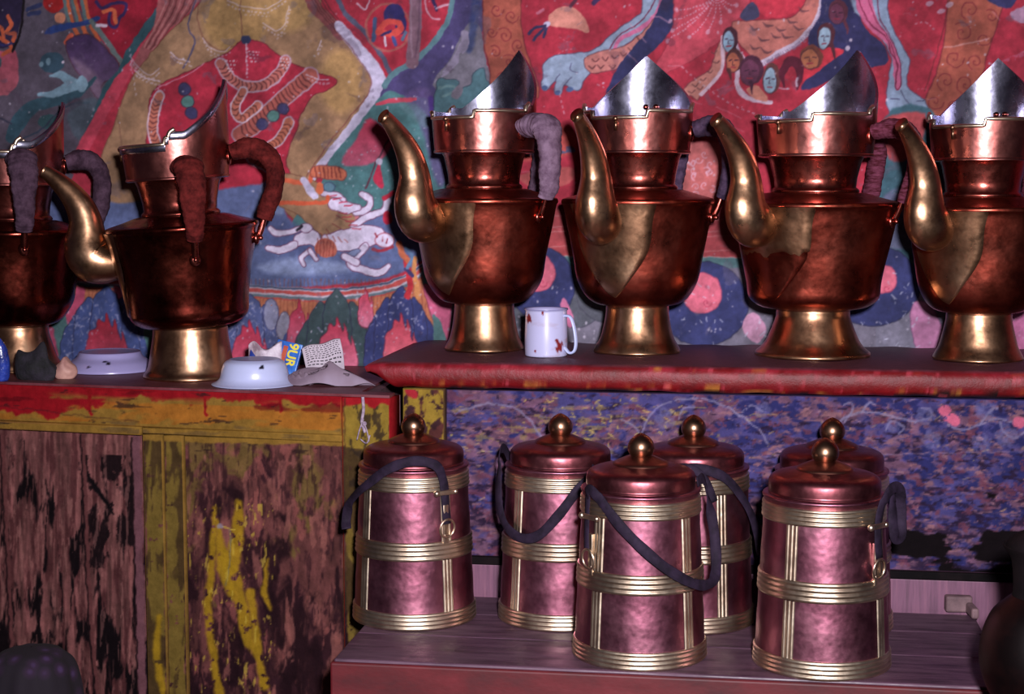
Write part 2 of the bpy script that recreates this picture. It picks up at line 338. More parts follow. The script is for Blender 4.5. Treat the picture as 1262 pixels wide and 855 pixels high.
# ochre body
c.poly([(258, -80), (250, -4), (218, 30), (196, 54), (176, 78), (158, 104), (142, 150), (124, 196), (116, 250), (190, 260), (340, 232), (344, 250), (370, 278), (400, 296), (430, 304), (446, 292), (446, 278), (420, 258), (388, 232), (404, 198), (440, 150), (462, 116), (462, 96), (444, 66), (418, 38), (396, 4), (390, -80)], OCH, smooth=True, line=(110, 64, 50))
c.ell(290, 26, 40, 40, (170, 128, 78), .5, soft=10); c.ell(352, 10, 34, 30, (168, 128, 80), .5, soft=10); c.ell(420, 100, 26, 40, (170, 128, 80), .4, soft=12)
c.stroke([(246, 0), (244, 30), (256, 52), (272, 62), (290, 56)], 1.4, (120, 74, 60), .8); c.stroke([(296, 0), (298, 30), (300, 48)], 1.4, (120, 74, 60), .8)
c.stroke([(242, -4), (232, 30), (240, 54), (226, 84)], 2.2, (84, 74, 100))
c.stroke([(296, 130), (294, 160)], 1, (120, 74, 60), .6); c.stroke([(146, 150), (150, 180)], 1, (110, 70, 60), .7)
# red skirt
c.poly([(188, 112), (222, 92), (266, 72), (284, 62), (298, 50), (322, 52), (346, 70), (380, 86), (412, 96), (414, 104), (402, 112), (386, 118), (372, 140), (364, 164), (352, 196), (350, 236), (190, 244), (180, 200), (182, 156)], (172, 36, 58), line=(96, 24, 40))
c.snake([(272, 78), (284, 96), (302, 106), (326, 104), (344, 90), (352, 74)], 11, (182, 96, 88), (80, 34, 40), (176, 138, 158))
c.snake([(382, 94), (356, 116), (334, 136), (316, 152), (296, 166)], 18, (168, 82, 74), (76, 32, 38), (170, 130, 150))
c.snake([(196, 118), (190, 138), (188, 160), (192, 176)], 10, (188, 102, 84), (90, 40, 44), (190, 160, 176)); c.snake([(300, 112), (290, 132), (298, 146), (318, 130)], 9, (182, 96, 80), (86, 40, 40), (196, 168, 186))
c.snake([(330, 182), (346, 170), (356, 150)], 10, (180, 96, 74), (90, 40, 40), (180, 150, 168)); c.snake([(310, 196), (330, 206), (344, 224)], 9, (176, 90, 76), (84, 36, 40), (180, 150, 168))
c.poly([(284, 66), (300, 50), (320, 52), (330, 64), (328, 86), (314, 98), (300, 92), (292, 78)], (178, 38, 62)); c.ell(304, 49, 6, 5, (48, 54, 92))
c.stroke([(190, 110), (226, 94), (252, 78)], 1.2, (214, 150, 176), .8)
for x, y, cc in ((227, 110, 0), (231, 125, 1), (236, 139, 0), (349, 134, 0), (337, 143, 1), (323, 153, 0)): c.ell(x, y, 7.5, 7.5, (78, 122, 118) if cc else (60, 56, 98), n=10, line=(50, 36, 60))
for q in ([(160, 70), (172, 84), (186, 92), (196, 84)], [(250, 46), (258, 58), (274, 64), (284, 58)], [(280, 0), (300, 8), (330, 10), (352, -4)], [(324, 28), (340, 38), (350, 30), (356, 8)], [(196, 100), (180, 96), (166, 86)], [(378, 92), (392, 98), (404, 98)], [(304, 54), (304, 92)], [(210, 64), (220, 72), (234, 76)], [(392, 62), (396, 50)]):
    c.stroke(q, 1.4, CHALK, .65); c.stroke([(x+1, y+5) for x, y in q], 2.2, CHALK, .5, dots=5); c.stroke([(x+2, y+10) for x, y in q[1:-1]] if len(q) > 3 else q, 2, CHALK, .35, dots=5)
for x, y in ((284, 78), (350, 74), (312, 66)):
    for k in range(4): c.stroke([(x-5+k, y-2+k*4), (x+7-k, y-2+k*4)], 1.8, (210, 196, 208), .7, dots=4)
# sash and hair at right
c.stroke([(372, -60), (384, 0), (402, 22), (420, 42)], 15, (140, 70, 72))
for k in range(5): c.stroke([(370+k*4, -30), (388+k*4, 6), (414+k*2, 38-k*2)], 1.3, (84, 34, 40), .7)
c.stroke([(396, -60), (420, 8), (444, 34), (468, 66), (484, 100), (474, 126)], 6, (82, 82, 108))
c.stroke([(418, 32), (432, 50), (454, 76), (466, 98), (462, 118), (444, 144), (420, 174), (398, 200), (384, 220)], [12, 14, 17, 19, 18, 14, 11, 9, 9], LAV); c.stroke([(413, 36), (436, 64), (456, 96), (452, 118), (418, 160), (378, 216)], 1.3, (120, 60, 60), .8)
# ornament circle, strap, second red
c.ell(478, 34, 27, 29, (176, 38, 58), line=(166, 92, 84), lw=3.2); c.ell(486, 18, 13, 13, (46, 40, 98)); c.ell(494, 30, 7, 12, (46, 40, 98))
c.stroke([(462, 24), (460, 50)], 5, (62, 78, 118)); c.stroke([(466, 40), (476, 28), (490, 28), (494, 36), (482, 42), (470, 40)], 8, (206, 66, 60)); c.stroke([(470, 44), (482, 38)], 3, (50, 38, 90)); c.stroke([(474, 46), (475, 56)], 3, CHALK); c.stroke([(484, 46), (488, 56)], 4, (60, 70, 130)); c.stroke([(500, 40), (496, 48)], 4, (80, 100, 130)); c.stroke([(440, 4), (450, 12), (456, -4)], 2, CHALK, .8)
c.poly([(560, -60), (558, 10), (530, 60), (478, 98), (470, 124), (500, 132), (534, 128), (560, 90), (590, 50), (600, 10), (604, -60)], (72, 62, 112), smooth=True)
c.poly([(576, 30), (592, 34), (600, 80), (608, 112), (590, 122), (556, 120), (534, 104), (556, 70)], (112, 106, 122), smooth=True); c.stroke([(588, -10), (584, 30), (578, 60)], 10, (54, 66, 118), .8, soft=4)
c.stroke([(573, 42), (572, 56), (556, 80), (538, 100)], [10, 11, 9, 4], (140, 128, 156), wear=.45)
c.stroke([(560, -10), (552, 24), (534, 52), (514, 72), (484, 92), (474, 106)], 7, (84, 120, 132)); c.stroke([(510, -60), (512, 20), (508, 76)], 16, (124, 88, 106)); c.stroke([(508, -60), (506, 20), (508, 70)], 2, (160, 130, 150), .5); c.stroke([(516, -60), (517, 20), (512, 70)], 2, (90, 60, 84), .6)
c.stroke([(524, 0), (526, 14), (534, 22), (542, 24)], 2, CHALK, .7); c.stroke([(534, 0), (538, 12)], 4, (50, 34, 80)); c.stroke([(538, 10), (552, 6)], 3, CHALK, .7)
# teal foliage and ground between sash and pots
c.poly([(474, 114), (500, 118), (530, 124), (548, 150), (552, 230), (520, 320), (430, 330), (350, 320), (362, 270), (392, 236), (404, 200), (440, 156)], (70, 114, 120))
c.poly([(500, 116), (524, 108), (540, 130), (556, 200), (540, 230), (520, 160), (506, 132)], (92, 74, 126), .8, soft=5); c.stroke([(532, 122), (534, 148), (536, 170)], 9, (70, 44, 122), soft=3)
c.poly([(538, 104), (552, 98), (566, 100), (562, 112), (564, 120), (570, 108), (580, 104), (584, 90), (596, 84), (600, 100), (620, 108), (640, 130), (600, 170), (540, 170)], (72, 108, 120), line=(46, 60, 76)); c.stroke([(540, 108), (556, 106), (568, 110)], 3, (96, 130, 136)); c.stroke([(546, 118), (556, 114)], 3, (96, 130, 136)); c.poly([(556, 116), (566, 104), (570, 112), (564, 122)], (112, 104, 120))
c.stroke([(464, 128), (486, 124), (512, 122)], [3, 7, 4], (192, 62, 84)); c.poly([(492, 130), (512, 128), (530, 150), (520, 156)], (92, 124, 134), .6, soft=4)
c.poly([(456, 146), (440, 170), (420, 200), (444, 204), (470, 196), (484, 172)], (192, 46, 76), grad=(176, 80, 108), soft=3)
c.stroke([(478, 172), (466, 196), (450, 232)], 2.2, (92, 50, 66)); c.poly([(468, 200), (460, 222), (472, 232), (470, 210)], (188, 40, 70)); c.ell(468, 199, 4, 4, (180, 170, 196))
for _ in range(120):
    x, y = rng.uniform(395, 545), rng.uniform(150, 300); c.ell(x, y, rng.uniform(.5, 1.4), rng.uniform(.5, 1.4), (170, 170, 190), n=6, alpha=.7)
# the orange columns
for pts in ([(598, -60), (642, -60), (642, 20), (648, 60), (664, 120), (612, 122), (602, 80), (596, 40)], [(1180, -60), (1246, -60), (1232, 20), (1216, 70), (1200, 130), (1150, 190), (1126, 160), (1146, 110), (1162, 60)]):
    c.poly(pts, ORG, line=(104, 34, 44), lw=1.6)
for x, y, r in ((612, 12, 9), (630, 20, 9), (606, 40, 7), (622, 44, 10), (638, 56, 8), (610, 64, 8), (628, 76, 9), (646, 90, 8), (618, 94, 8), (634, 108, 9), (1196, 12, 13), (1222, 20, 9), (1186, 40, 13), (1212, 48, 10), (1176, 72, 13), (1202, 76, 10), (1166, 100, 12), (1190, 104, 12), (1152, 126, 11), (1176, 130, 10)):
    c.swirls(x, y, r, (118, 38, 46), 1.5, 1.4, x % 6)
c.stroke([(1172, -10), (1156, 60), (1140, 112)], 1.4, (110, 36, 44), .8); c.poly([(1208, -20), (1254, -20), (1250, 4), (1240, 10), (1220, 2)], (50, 48, 92)); c.stroke([(1164, 58), (1190, 54), (1218, 48)], 2, (204, 150, 150), .6)
# right upper figures
c.poly([(676, 20), (688, 10), (706, 9), (719, 20), (726, 40), (708, 36), (690, 34), (678, 32)], (204, 126, 112)); c.ell(674, 30, 4, 4, LAV); c.stroke([(704, 8), (716, -10)], 4, (90, 40, 60))
for q in ([(672, 32), (660, 34), (652, 42)], [(672, 34), (664, 42), (658, 50)], [(674, 36), (670, 46)]): c.stroke(q, 3.5, (52, 48, 88))
c.stroke([(732, 4), (742, -8)], 6, (60, 40, 80)); c.stroke([(662, 16), (670, 12)], 3, (204, 130, 160), .6)
c.poly([(788, -40), (818, -40), (812, 10), (800, 34), (770, 56), (738, 82), (722, 96), (714, 110), (704, 110), (696, 104), (692, 116), (683, 114), (684, 100), (674, 112), (666, 106), (669, 92), (668, 82), (680, 70), (706, 66), (734, 60), (756, 40), (782, 22), (792, 10)], (132, 148, 176), line=(70, 60, 90))
for q in ([(684, 100), (690, 92)], [(696, 104), (704, 96)], [(704, 78), (702, 86), (712, 90)]): c.stroke(q, 1.2, (70, 66, 100), .8)
for x, y in ((671, 109), (687, 114), (702, 110)): c.ell(x, y, 4, 3, (66, 84, 128))
c.stroke([(826, -40), (812, 14), (788, 36), (764, 48), (756, 64)], [8, 7, 6, 5, 4], (196, 96, 140)); c.stroke([(808, 0), (790, 26), (762, 44), (752, 60)], 1.3, (110, 30, 60))
c.poly([(720, 74), (730, 66), (748, 62), (770, 56), (790, 42), (808, 22), (806, 44), (788, 66), (768, 82), (746, 88), (728, 90)], (188, 112, 106), line=(96, 46, 56))
for x, y in ((734, 74), (746, 72), (758, 70), (740, 82), (754, 82), (768, 66), (778, 60), (790, 48), (730, 82)): c.stroke([(x-4, y-1), (x, y+2.5), (x+4, y-1)], 1.5, (90, 44, 50), .85)
c.stroke([(846, -60), (826, 10), (804, 48), (780, 72), (762, 96), (752, 116)], [26, 26, 22, 18, 14, 10], NAVY); c.stroke([(834, -10), (840, 4)], 5, (170, 140, 160), .7)
c.poly([(838, -80), (930, -80), (922, 8), (908, 26), (880, 56), (846, 78), (800, 96), (818, 62), (830, 30)], (188, 62, 80), line=(140, 36, 54), soft=2)
c.poly([(1000, -60), (1000, -6), (984, 12), (962, 22), (940, 18), (926, 0), (926, -60)], (196, 46, 66)); c.poly([(926, 2), (912, 20), (920, 26), (934, 22), (936, 14)], (66, 62, 96))
for a in ((826, 26), (828, 38), (822, 50), (850, 46), (872, 40), (888, 28), (900, 14), (834, 12), (908, 6)): c.stroke([(884, -6), ((884+a[0])/2+2, (a[1]-6)/2+5), a], 1.8, (206, 150, 176), .7, dots=4); c.ell(a[0], a[1], 2.4, 3, (206, 160, 186), alpha=.6)
c.poly([(903, 28), (920, 26), (948, 24), (974, 22), (990, 8), (1000, -14), (1020, -30), (1012, 6), (1000, 34), (976, 54), (950, 70), (938, 76), (922, 66), (908, 48)], (184, 102, 94), line=(104, 46, 54))
for x, y in ((930, 34), (946, 30), (962, 36), (976, 26), (990, 12), (940, 48), (956, 44), (970, 44), (930, 58), (944, 62), (984, 34)): c.stroke([(x-6, y-3), (x-1, y+2), (x+7, y+1)], [1, 3.4, 1], (96, 56, 66), .8)
c.stroke([(1018, -20), (1006, 26), (982, 52), (956, 68), (940, 78)], 7, (186, 166, 190)); c.stroke([(1020, -20), (1008, 26), (984, 54), (958, 70), (942, 80)], 6, (120, 96, 126), .6, dots=3)
c.poly([(886, 52), (894, 58), (892, 80), (884, 96), (866, 112), (860, 124), (852, 118), (846, 122), (842, 110), (856, 98), (872, 88), (880, 72)], (190, 116, 106), line=(110, 50, 60)); c.stroke([(890, 46), (890, 84), (878, 102), (864, 116)], 4.5, (200, 166, 184))
for x, y in ((880, 64), (882, 76), (874, 88), (866, 98), (856, 104), (852, 112), (862, 108)): c.stroke([(x-3, y), (x+1, y+2), (x+4, y-1)], 1.6, (100, 56, 60), .8)
c.stroke([(904, 42), (910, 62), (918, 74)], 4, (190, 164, 186)); c.stroke([(908, 88), (910, 108), (924, 122), (950, 126)], [6, 7, 6, 5], (190, 160, 180)); c.poly([(920, 110), (936, 106), (946, 124), (930, 122)], (200, 120, 104))
c.poly([(1018, -40), (1046, -40), (1062, 26), (1084, 50), (1094, 66), (1090, 80), (1060, 84), (1030, 96), (990, 112), (992, 100), (1012, 82), (1040, 64), (1022, 60), (1000, 60), (996, 44), (1010, 18)], (48, 46, 90)); c.poly([(1000, 60), (1040, 62), (1018, 80), (990, 100), (984, 96), (996, 80)], (208, 46, 64))
def head(x, y, rx, ry, face, hair, rot=0, tail=0):
    c.ell(x+2, y-2, rx+3, ry+2, hair, rot)
    if tail: c.stroke([(x+rx*.6, y), (x+rx+tail, y+ry*1.4), (x+rx+tail, y+ry*2)], [5, 4, 1.5], hair)
    c.ell(x, y+1, rx, ry, face, rot, line=(70, 34, 50)); d = (60, 30, 50)
    c.stroke([(x-rx*.5, y-1), (x-rx*.1, y-2)], 1.3, d); c.stroke([(x+rx*.3, y-1), (x+rx*.7, y-1)], 1.3, d); c.stroke([(x, y), (x-1, y+4), (x+1, y+4)], 1, d, .8); c.stroke([(x-rx*.3, y+ry*.55), (x+rx*.3, y+ry*.55)], 1.6, (150, 40, 60))
head(898, 50, 7, 13, (128, 156, 182), (72, 34, 48), 4, 3); head(903, 76, 8, 12, (176, 92, 70), (84, 44, 48)); c.stroke([(898, 86), (900, 98)], [5, 1], (84, 44, 48))
head(924, 88, 12, 16, (96, 46, 72), (74, 34, 56)); c.stroke([(926, 102), (927, 116)], [6, 1], (74, 34, 56)); head(949, 98, 8, 16, (136, 160, 182), (104, 56, 56)); head(998, 72, 11, 13, (178, 100, 70), (122, 62, 52), -14)
c.stroke([(966, 106), (964, 90), (974, 76), (984, 80), (986, 96), (982, 110)], [3, 8, 12, 12, 8, 3], (92, 28, 48)); c.stroke([(983, 96), (982, 106)], 3, CHALK, .8); c.stroke([(960, 108), (972, 110)], 1.3, CHALK, .8)
head(1016, 46, 8, 14, (142, 166, 190), (84, 38, 50), 6, 4); head(1031, 16, 9, 13, (108, 50, 76), (96, 44, 62), 0, 4); c.ell(1044, 60, 3, 3, CHALK, alpha=.8); c.ell(1048, 50, 2, 2, CHALK, alpha=.8)
c.poly([(1044, -60), (1100, -60), (1094, 10), (1104, 42), (1118, 66), (1121, 82), (1117, 104), (1126, 114), (1140, 124), (1144, 138), (1138, 146), (1126, 152), (1110, 150), (1098, 140), (1092, 122), (1096, 92), (1098, 72), (1086, 48), (1068, 28), (1050, 6)], LBL, line=(70, 64, 96))
c.stroke([(1060, -60), (1066, 8), (1080, 34), (1094, 50), (1104, 76), (1106, 108)], [26, 20, 13, 8, 8, 7], (196, 88, 130)); c.stroke([(1054, -10), (1070, 26), (1092, 46), (1098, 66), (1106, 80), (1103, 106), (1107, 110), (1110, 100), (1108, 74), (1098, 46), (1084, 22), (1080, -10)], 1.3, (110, 24, 56)); c.stroke([(1068, -10), (1078, 22), (1096, 48), (1106, 84)], 1.2, (110, 24, 56), .8)
for q in ([(1110, 112), (1118, 126), (1134, 140)], [(1098, 122), (1108, 122)], [(1122, 132), (1128, 138)], [(1138, 124), (1130, 124)]): c.stroke(q, 1.2, (70, 66, 100), .9)
for x, y in ((1146, 4), (1160, 14), (1170, 6)): c.ell(x, y, 5, 3, (190, 160, 186), -20, alpha=.7)
c.poly([(1246, 14), (1290, 4), (1290, 26), (1256, 28)], (160, 140, 172), .8); c.stroke([(1128, 30), (1140, 28), (1152, 36)], 1.6, CHALK, .5, dots=6); c.stroke([(1234, 78), (1262, 66), (1290, 56)], 6, (190, 120, 160), .35, wear=.5)
# red lower wall: patches
c.poly([(630, 160), (702, 158), (702, 190), (630, 196)], (188, 84, 70), .7, soft=5); c.stroke([(632, 188), (706, 184)], 8, (84, 84, 120), wear=.4); c.poly([(640, 216), (702, 206), (702, 226), (660, 232)], (182, 92, 84), .7); c.poly([(634, 258), (706, 262), (704, 320), (640, 320)], (170, 66, 70), .9, soft=3)
c.poly([(836, 180), (884, 176), (914, 190), (912, 250), (838, 244)], (190, 98, 96), .9, soft=3)
for _ in range(16):
    x, y = rng.uniform(842, 880), rng.uniform(186, 240); c.swirls(x, y, 5, (206, 150, 170), 1, 1.2, x)
c.poly([(850, 256), (930, 256), (930, 320), (850, 320)], (164, 62, 68), .9, soft=3)
for y in (268, 282, 288, 306): c.stroke([(640, y), (700, y-3)], 1, (206, 150, 150), .5); c.stroke([(866, y+4), (900, y+2)], 1, (206, 150, 150), .5)
c.poly([(1086, 150), (1160, 150), (1160, 330), (1086, 330)], (60, 96, 112), soft=3); c.poly([(1084, 150), (1140, 140), (1128, 190), (1096, 196)], (172, 66, 72), soft=3); c.poly([(1090, 240), (1130, 236), (1130, 300), (1086, 300)], (96, 100, 132), soft=4, wear=.3)
c.poly([(1240, 170), (1422, 170), (1422, 330), (1240, 330)], (64, 74, 122), soft=4)
# left blue ground + rim of the throne
c.poly([(-160, 220), (70, 230), (150, 250), (330, 226), (346, 250), (364, 280), (396, 296), (440, 298), (452, 270), (490, 256), (540, 250), (534, 300), (514, 326), (470, 344), (400, 352), (320, 354), (100, 344), (-160, 330)], (84, 96, 142), soft=3)
c.poly([(322, 228), (340, 226), (350, 262), (324, 262)], (110, 124, 166), soft=4)
c.poly([(330, 226), (352, 214), (384, 222), (402, 236), (426, 252), (443, 266), (444, 274), (440, 284), (434, 290), (426, 296), (414, 298), (402, 294), (390, 284), (366, 264), (340, 250)], OCH, line=(110, 64, 50))
for q in ([(420, 252), (432, 262), (442, 268)], [(414, 266), (428, 272), (438, 278)], [(410, 276), (422, 284), (430, 290)], [(402, 282), (410, 292)]): c.stroke(q, 1.3, (120, 50, 50), .8)
for x, y in ((440, 268), (437, 278), (431, 288), (420, 295)): c.ell(x, y, 3.4, 2.6, (198, 110, 120), 20)
c.poly([(318, 328), (360, 318), (410, 322), (440, 330), (400, 338), (340, 338)], (136, 150, 192), .8, soft=7); c.poly([(318, 260), (370, 280), (380, 310), (330, 300)], (70, 80, 128), .7, soft=8)
T = [(-160, 322), (80, 342), (200, 350), (320, 357), (400, 361), (460, 356), (500, 344), (524, 328)]
c.poly([(-160, 336), (80, 350), (320, 364), (400, 368), (470, 360), (540, 344), (540, 470), (-160, 470)], (184, 104, 72))
for x in range(-150, 530, 5): c.stroke([(x, 344), (x, 420)], 1, (130, 60, 50), .6)
c.stroke([(x, y+6) for x, y in T], 6, (92, 110, 122)); c.stroke(T, 11, (180, 170, 186)); c.stroke([(x, y-4) for x, y in T], 2.4, (70, 80, 110)); c.stroke([(x, y+1) for x, y in T], 4.5, (190, 74, 72)); c.stroke([(x, y+10) for x, y in T], 2, (176, 66, 66), .8)
def flame(cx, y0, y1, hw, col, low, k=5):
    pts = [(cx-hw*.92, y1+10)]
    for i in range(k):
        t = (i+.5)/k*2-1; h = y0+(y1-y0)*abs(t)**1.6*.62; pts += [(cx+(t-.5/k)*hw, h+(y1-y0)*.2), (cx+t*hw*.98, h)]
    pts += [(cx+hw, y1+10)]; c.poly(pts, col, grad=low, soft=1.6, smooth=True, line=(110, 24, 48), lw=.8)
def lotus(cx, y0, y1, hw, col, inner, wear=0, low=None):
    for i, (t, h) in enumerate(((-.74, .42), (.74, .42), (-.42, .16), (.42, .16), (0, 0))):
        c.poly([(cx+t*hw-hw*.34, y1+30), (cx+t*hw-hw*.36, y0+(y1-y0)*(h+.32)), (cx+t*hw-hw*.12, y0+(y1-y0)*(h+.06)), (cx+t*hw, y0+(y1-y0)*h), (cx+t*hw+hw*.12, y0+(y1-y0)*(h+.06)), (cx+t*hw+hw*.36, y0+(y1-y0)*(h+.32)), (cx+t*hw+hw*.34, y1+30)], col, grad=low, line=(40, 36, 66), lw=1)
    for _ in range(int(wear*240)):
        x = cx+rng.uniform(-hw, hw)*.95; y = y0+(y1-y0)*(rng.uniform(.1, 1)*(1-.1)+abs(x-cx)/hw*.3); c.stroke([(x, y), (x+rng.uniform(-4, 4), y+rng.uniform(-6, 6))], rng.uniform(.8, 2.4), (140, 140, 178), rng.uniform(.3, .8))
    if inner: flame(cx, y0+(y1-y0)*.38, y1, hw*.52, *inner)
PINKS = ((196, 44, 72), (208, 106, 136)); REDS = ((168, 26, 46), (182, 66, 92))
c.poly([(50, 380), (92, 356), (108, 440), (60, 470)], (74, 110, 112), soft=2); c.poly([(48, 400), (62, 396), (72, 450), (50, 460)], (172, 62, 96), soft=2); c.poly([(82, 366), (104, 352), (100, 390), (84, 400)], (186, 66, 100)); c.poly([(140, 352), (160, 370), (158, 400), (146, 390)], (190, 84, 118))
lotus(131, 352, 440, 50, (62, 76, 132), REDS, .46); c.poly([(176, 396), (192, 400), (200, 450), (186, 440)], (76, 118, 116)); c.stroke([(196, 410), (204, 440)], 8, (188, 60, 92)); lotus(20, 352, 440, 36, (70, 90, 110), PINKS, .2)
lotus(308, 362, 446, 44, (74, 84, 134), ((184, 40, 66), (196, 76, 106)), .42); c.ell(334, 388, 9, 20, (128, 128, 160), line=(60, 60, 104), wear=.2); c.ell(349, 402, 8, 18, (132, 128, 150), 8, line=(70, 60, 90)); c.ell(354, 425, 6, 14, (64, 78, 136))
flame(369, 368, 424, 15, (178, 36, 62), (198, 96, 126), 3); lotus(415, 356, 446, 46, (58, 76, 82), PINKS, .05); flame(451, 354, 390, 10, (192, 46, 72), (206, 110, 140), 3)
lotus(494, 352, 440, 40, (52, 58, 112), ((202, 54, 76), (212, 100, 118)), .2); c.poly([(520, 330), (540, 320), (548, 400), (530, 380)], (76, 116, 116), soft=2); c.poly([(522, 352), (540, 360), (566, 384), (570, 440), (548, 430), (532, 390)], (200, 86, 124), line=(120, 40, 70)); c.poly([(534, 388), (546, 404), (550, 430), (536, 424)], (78, 116, 118))
for q, w_, cc in (([(500, 318), (504, 340), (506, 352), (502, 366)], 7, (186, 40, 52)), ([(512, 318), (510, 336), (514, 352), (516, 366)], 6, (198, 126, 74)), ([(492, 300), (496, 314), (504, 322)], 7, (190, 96, 66)), ([(508, 340), (500, 332)], 5, (58, 50, 96)), ([(500, 306), (508, 316), (502, 330)], 4, (90, 120, 160))): c.stroke(q, w_, cc)
# small white figures under the foot
WH = (196, 184, 212); RO = (150, 40, 56)
for q, w_ in (([(436, 278), (452, 268), (472, 260), (478, 248)], [8, 8, 7, 9]), ([(404, 296), (424, 296), (446, 292), (464, 290)], [14, 26, 28, 20]), ([(450, 304), (438, 318), (432, 326), (452, 334), (470, 336), (478, 328)], [9, 8, 9, 9, 7, 6]), ([(424, 316), (440, 324)], 8), ([(438, 262), (452, 258), (456, 246), (446, 240)], [8, 8, 7, 7]), ([(412, 252), (430, 256), (442, 256)], [14, 14, 6]), ([(398, 238), (414, 240), (424, 246)], [6, 7, 5]), ([(334, 282), (342, 288), (358, 286), (368, 282)], [6, 7, 6, 6]), ([(368, 296), (384, 292), (392, 300)], [13, 18, 10]), ([(330, 306), (346, 308), (362, 302)], [7, 8, 9]), ([(382, 308), (372, 318), (374, 326)], [6, 5, 4]), ([(382, 308), (390, 320)], [5, 4])):
    c.stroke(q, [a+2 for a in w_] if hasattr(w_, '__len__') else w_+2, (110, 60, 90)); c.stroke(q, w_, WH)
c.ell(474, 296, 12, 9, WH, 5, line=RO); c.ell(377, 281, 8, 6, WH, line=(110, 60, 90)); c.stroke([(366, 284), (372, 278)], 3, (40, 34, 50)); c.stroke([(471, 292), (471, 298)], 1.4, RO); c.stroke([(477, 294), (476, 300)], 1.4, RO); c.stroke([(460, 306), (470, 309), (484, 304)], 3.5, RO); c.stroke([(462, 288), (464, 292)], 2, RO)
c.stroke([(474, 244), (484, 238)], 6, (186, 36, 60)); c.ell(478, 268, 6, 9, (180, 30, 56)); c.poly([(428, 312), (438, 307), (444, 310), (436, 316)], (110, 120, 160), line=(70, 60, 90)); c.ell(402, 306, 14, 12, (178, 92, 76), 20)
for k in range(6): c.stroke([(392+k*4, 294+k), (390+k*4, 316)], 1.4, (140, 52, 48), .7)
for k in range(5): c.stroke([(418+k*4, 262+k*5), (428+k*4, 262+k*5)], 1.5, (170, 40, 60), .8); c.stroke([(396+k*7, 288+k*1.5), (400+k*7, 298)], 1.4, (150, 60, 50), .7)
for k in range(4): c.stroke([(404+k*7, 242+k*4), (414+k*7, 240+k*4)], 1.6, (190, 40, 70), .9)
c.stroke([(334, 220), (352, 222), (378, 226), (384, 216)], 6, (200, 86, 56)); c.stroke([(336, 250), (368, 250), (400, 250), (404, 242)], 5, (202, 82, 52)); c.poly([(386, 206), (408, 204), (426, 210), (422, 222), (400, 220), (384, 218)], (196, 100, 72), line=(120, 50, 50))
for k in range(7): c.stroke([(388+k*5, 206), (390+k*5, 219)], 1.6, (120, 44, 44), .8)
c.stroke([(374, 222), (382, 234), (388, 242)], 9, LAV); c.ell(394, 232, 5, 7, (204, 96, 60)); c.ell(406, 230, 7, 6, (84, 120, 140), line=(50, 60, 90))
# lower right pink discs in blue rings on grey
c.poly([(556, 326), (1120, 326), (1120, 480), (556, 480)], GRY, smooth=False, soft=2); c.poly([(1080, 330), (1422, 330), (1422, 480), (1080, 480)], (112, 108, 128), smooth=False)
c.stroke([(560, 320), (700, 322), (880, 324), (960, 324)], 13, (74, 108, 114)); c.stroke([(560, 314), (960, 318)], 1.4, (180, 190, 190), .5)
for x, y, r in ((708, 372, 34), (750, 360, 40), (610, 372, 44)): c.ell(x, y, r, r*.95, (78, 80, 92), line=(60, 58, 74))
for x, y, rx, ry, px, py, pr in ((866, 374, 56, 52, 865, 361, 24), (668, 350, 40, 46, 662, 336, 22), (1076, 352, 58, 50, 1088, 344, 17), (1286, 366, 50, 50, 1286, 356, 22)):
    c.ell(x, y, rx, ry, (50, 54, 104), line=(36, 36, 66), n=20); c.ell(px, py, pr, pr*1.05, (206, 92, 116), line=(170, 60, 90), n=16); c.swirls(px+6, py+12, 6, (170, 50, 80), 1.2, 1.2)
c.poly([(928, 384), (944, 404), (932, 424), (914, 402)], (184, 128, 160)); c.poly([(694, 366), (706, 392), (702, 404), (690, 388)], (190, 100, 140)); c.poly([(1128, 372), (1150, 380), (1164, 420), (1150, 450), (1130, 430), (1122, 396)], (176, 108, 150), line=(120, 70, 110)); c.poly([(1240, 392), (1300, 380), (1300, 450), (1250, 450)], (182, 96, 140))
for x in range(600, 1150, 46): c.swirls(x, 432+(x % 7), 12, (84, 80, 98), 1, 1.6)
# age: speckles, scratches, mottling
for _ in range(900):
    x, y = rng.uniform(0, 1262), rng.uniform(0, 440) if rng.random() < .55 else rng.uniform(340, 440); r = rng.uniform(.4, 1.5)
    c.ell(x, y, r, r*rng.uniform(.6, 1.6), (188, 178, 200), n=6, alpha=rng.uniform(.35, .8))
for _ in range(60):
    x, y = rng.uniform(640, 1262), rng.uniform(0, 320); a = rng.uniform(-.5, .9); L = rng.uniform(8, 34); c.stroke([(x, y), (x+L*math.cos(a)*.5, y+L*math.sin(a)*.5+rng.uniform(-2, 2)), (x+L*math.cos(a), y+L*math.sin(a))], rng.uniform(.7, 1.8), (208, 140, 160), rng.uniform(.2, .5), dots=rng.choice([0, 5]))
for _ in range(70):
    x, y = rng.uniform(840, 1140), rng.uniform(330, 430); c.stroke([(x, y), (x+rng.uniform(-5, 5), y+rng.uniform(-5, 5))], rng.uniform(.8, 2), (180, 180, 204), .6)
for q in ([(840, 82), (870, 108), (900, 128), (930, 140)], [(690, 116), (696, 140)], [(736, 104), (748, 110)], [(160, 60), (168, 120)]): c.stroke(q, 1.6, CHALK, .5, dots=7)
c.patch((100, 88, 110), .86, .1, 26, 11, alpha=.35); c.patch((60, 40, 60), .88, .1, 40, 12, alpha=.3); c.a = c.a*.86+c.a.mean(2, keepdims=True)*.14; c.mottle(.84, 1.14, 34, 3); c.mottle(.93, 1.07, 5, 9)
yy_, xx_ = np.mgrid[0:c.h, 0:c.w]; plain = np.array((132, 48, 62.))*(.85+.3*vnoise(c.h, c.w, 60, 5, 201))[..., None]
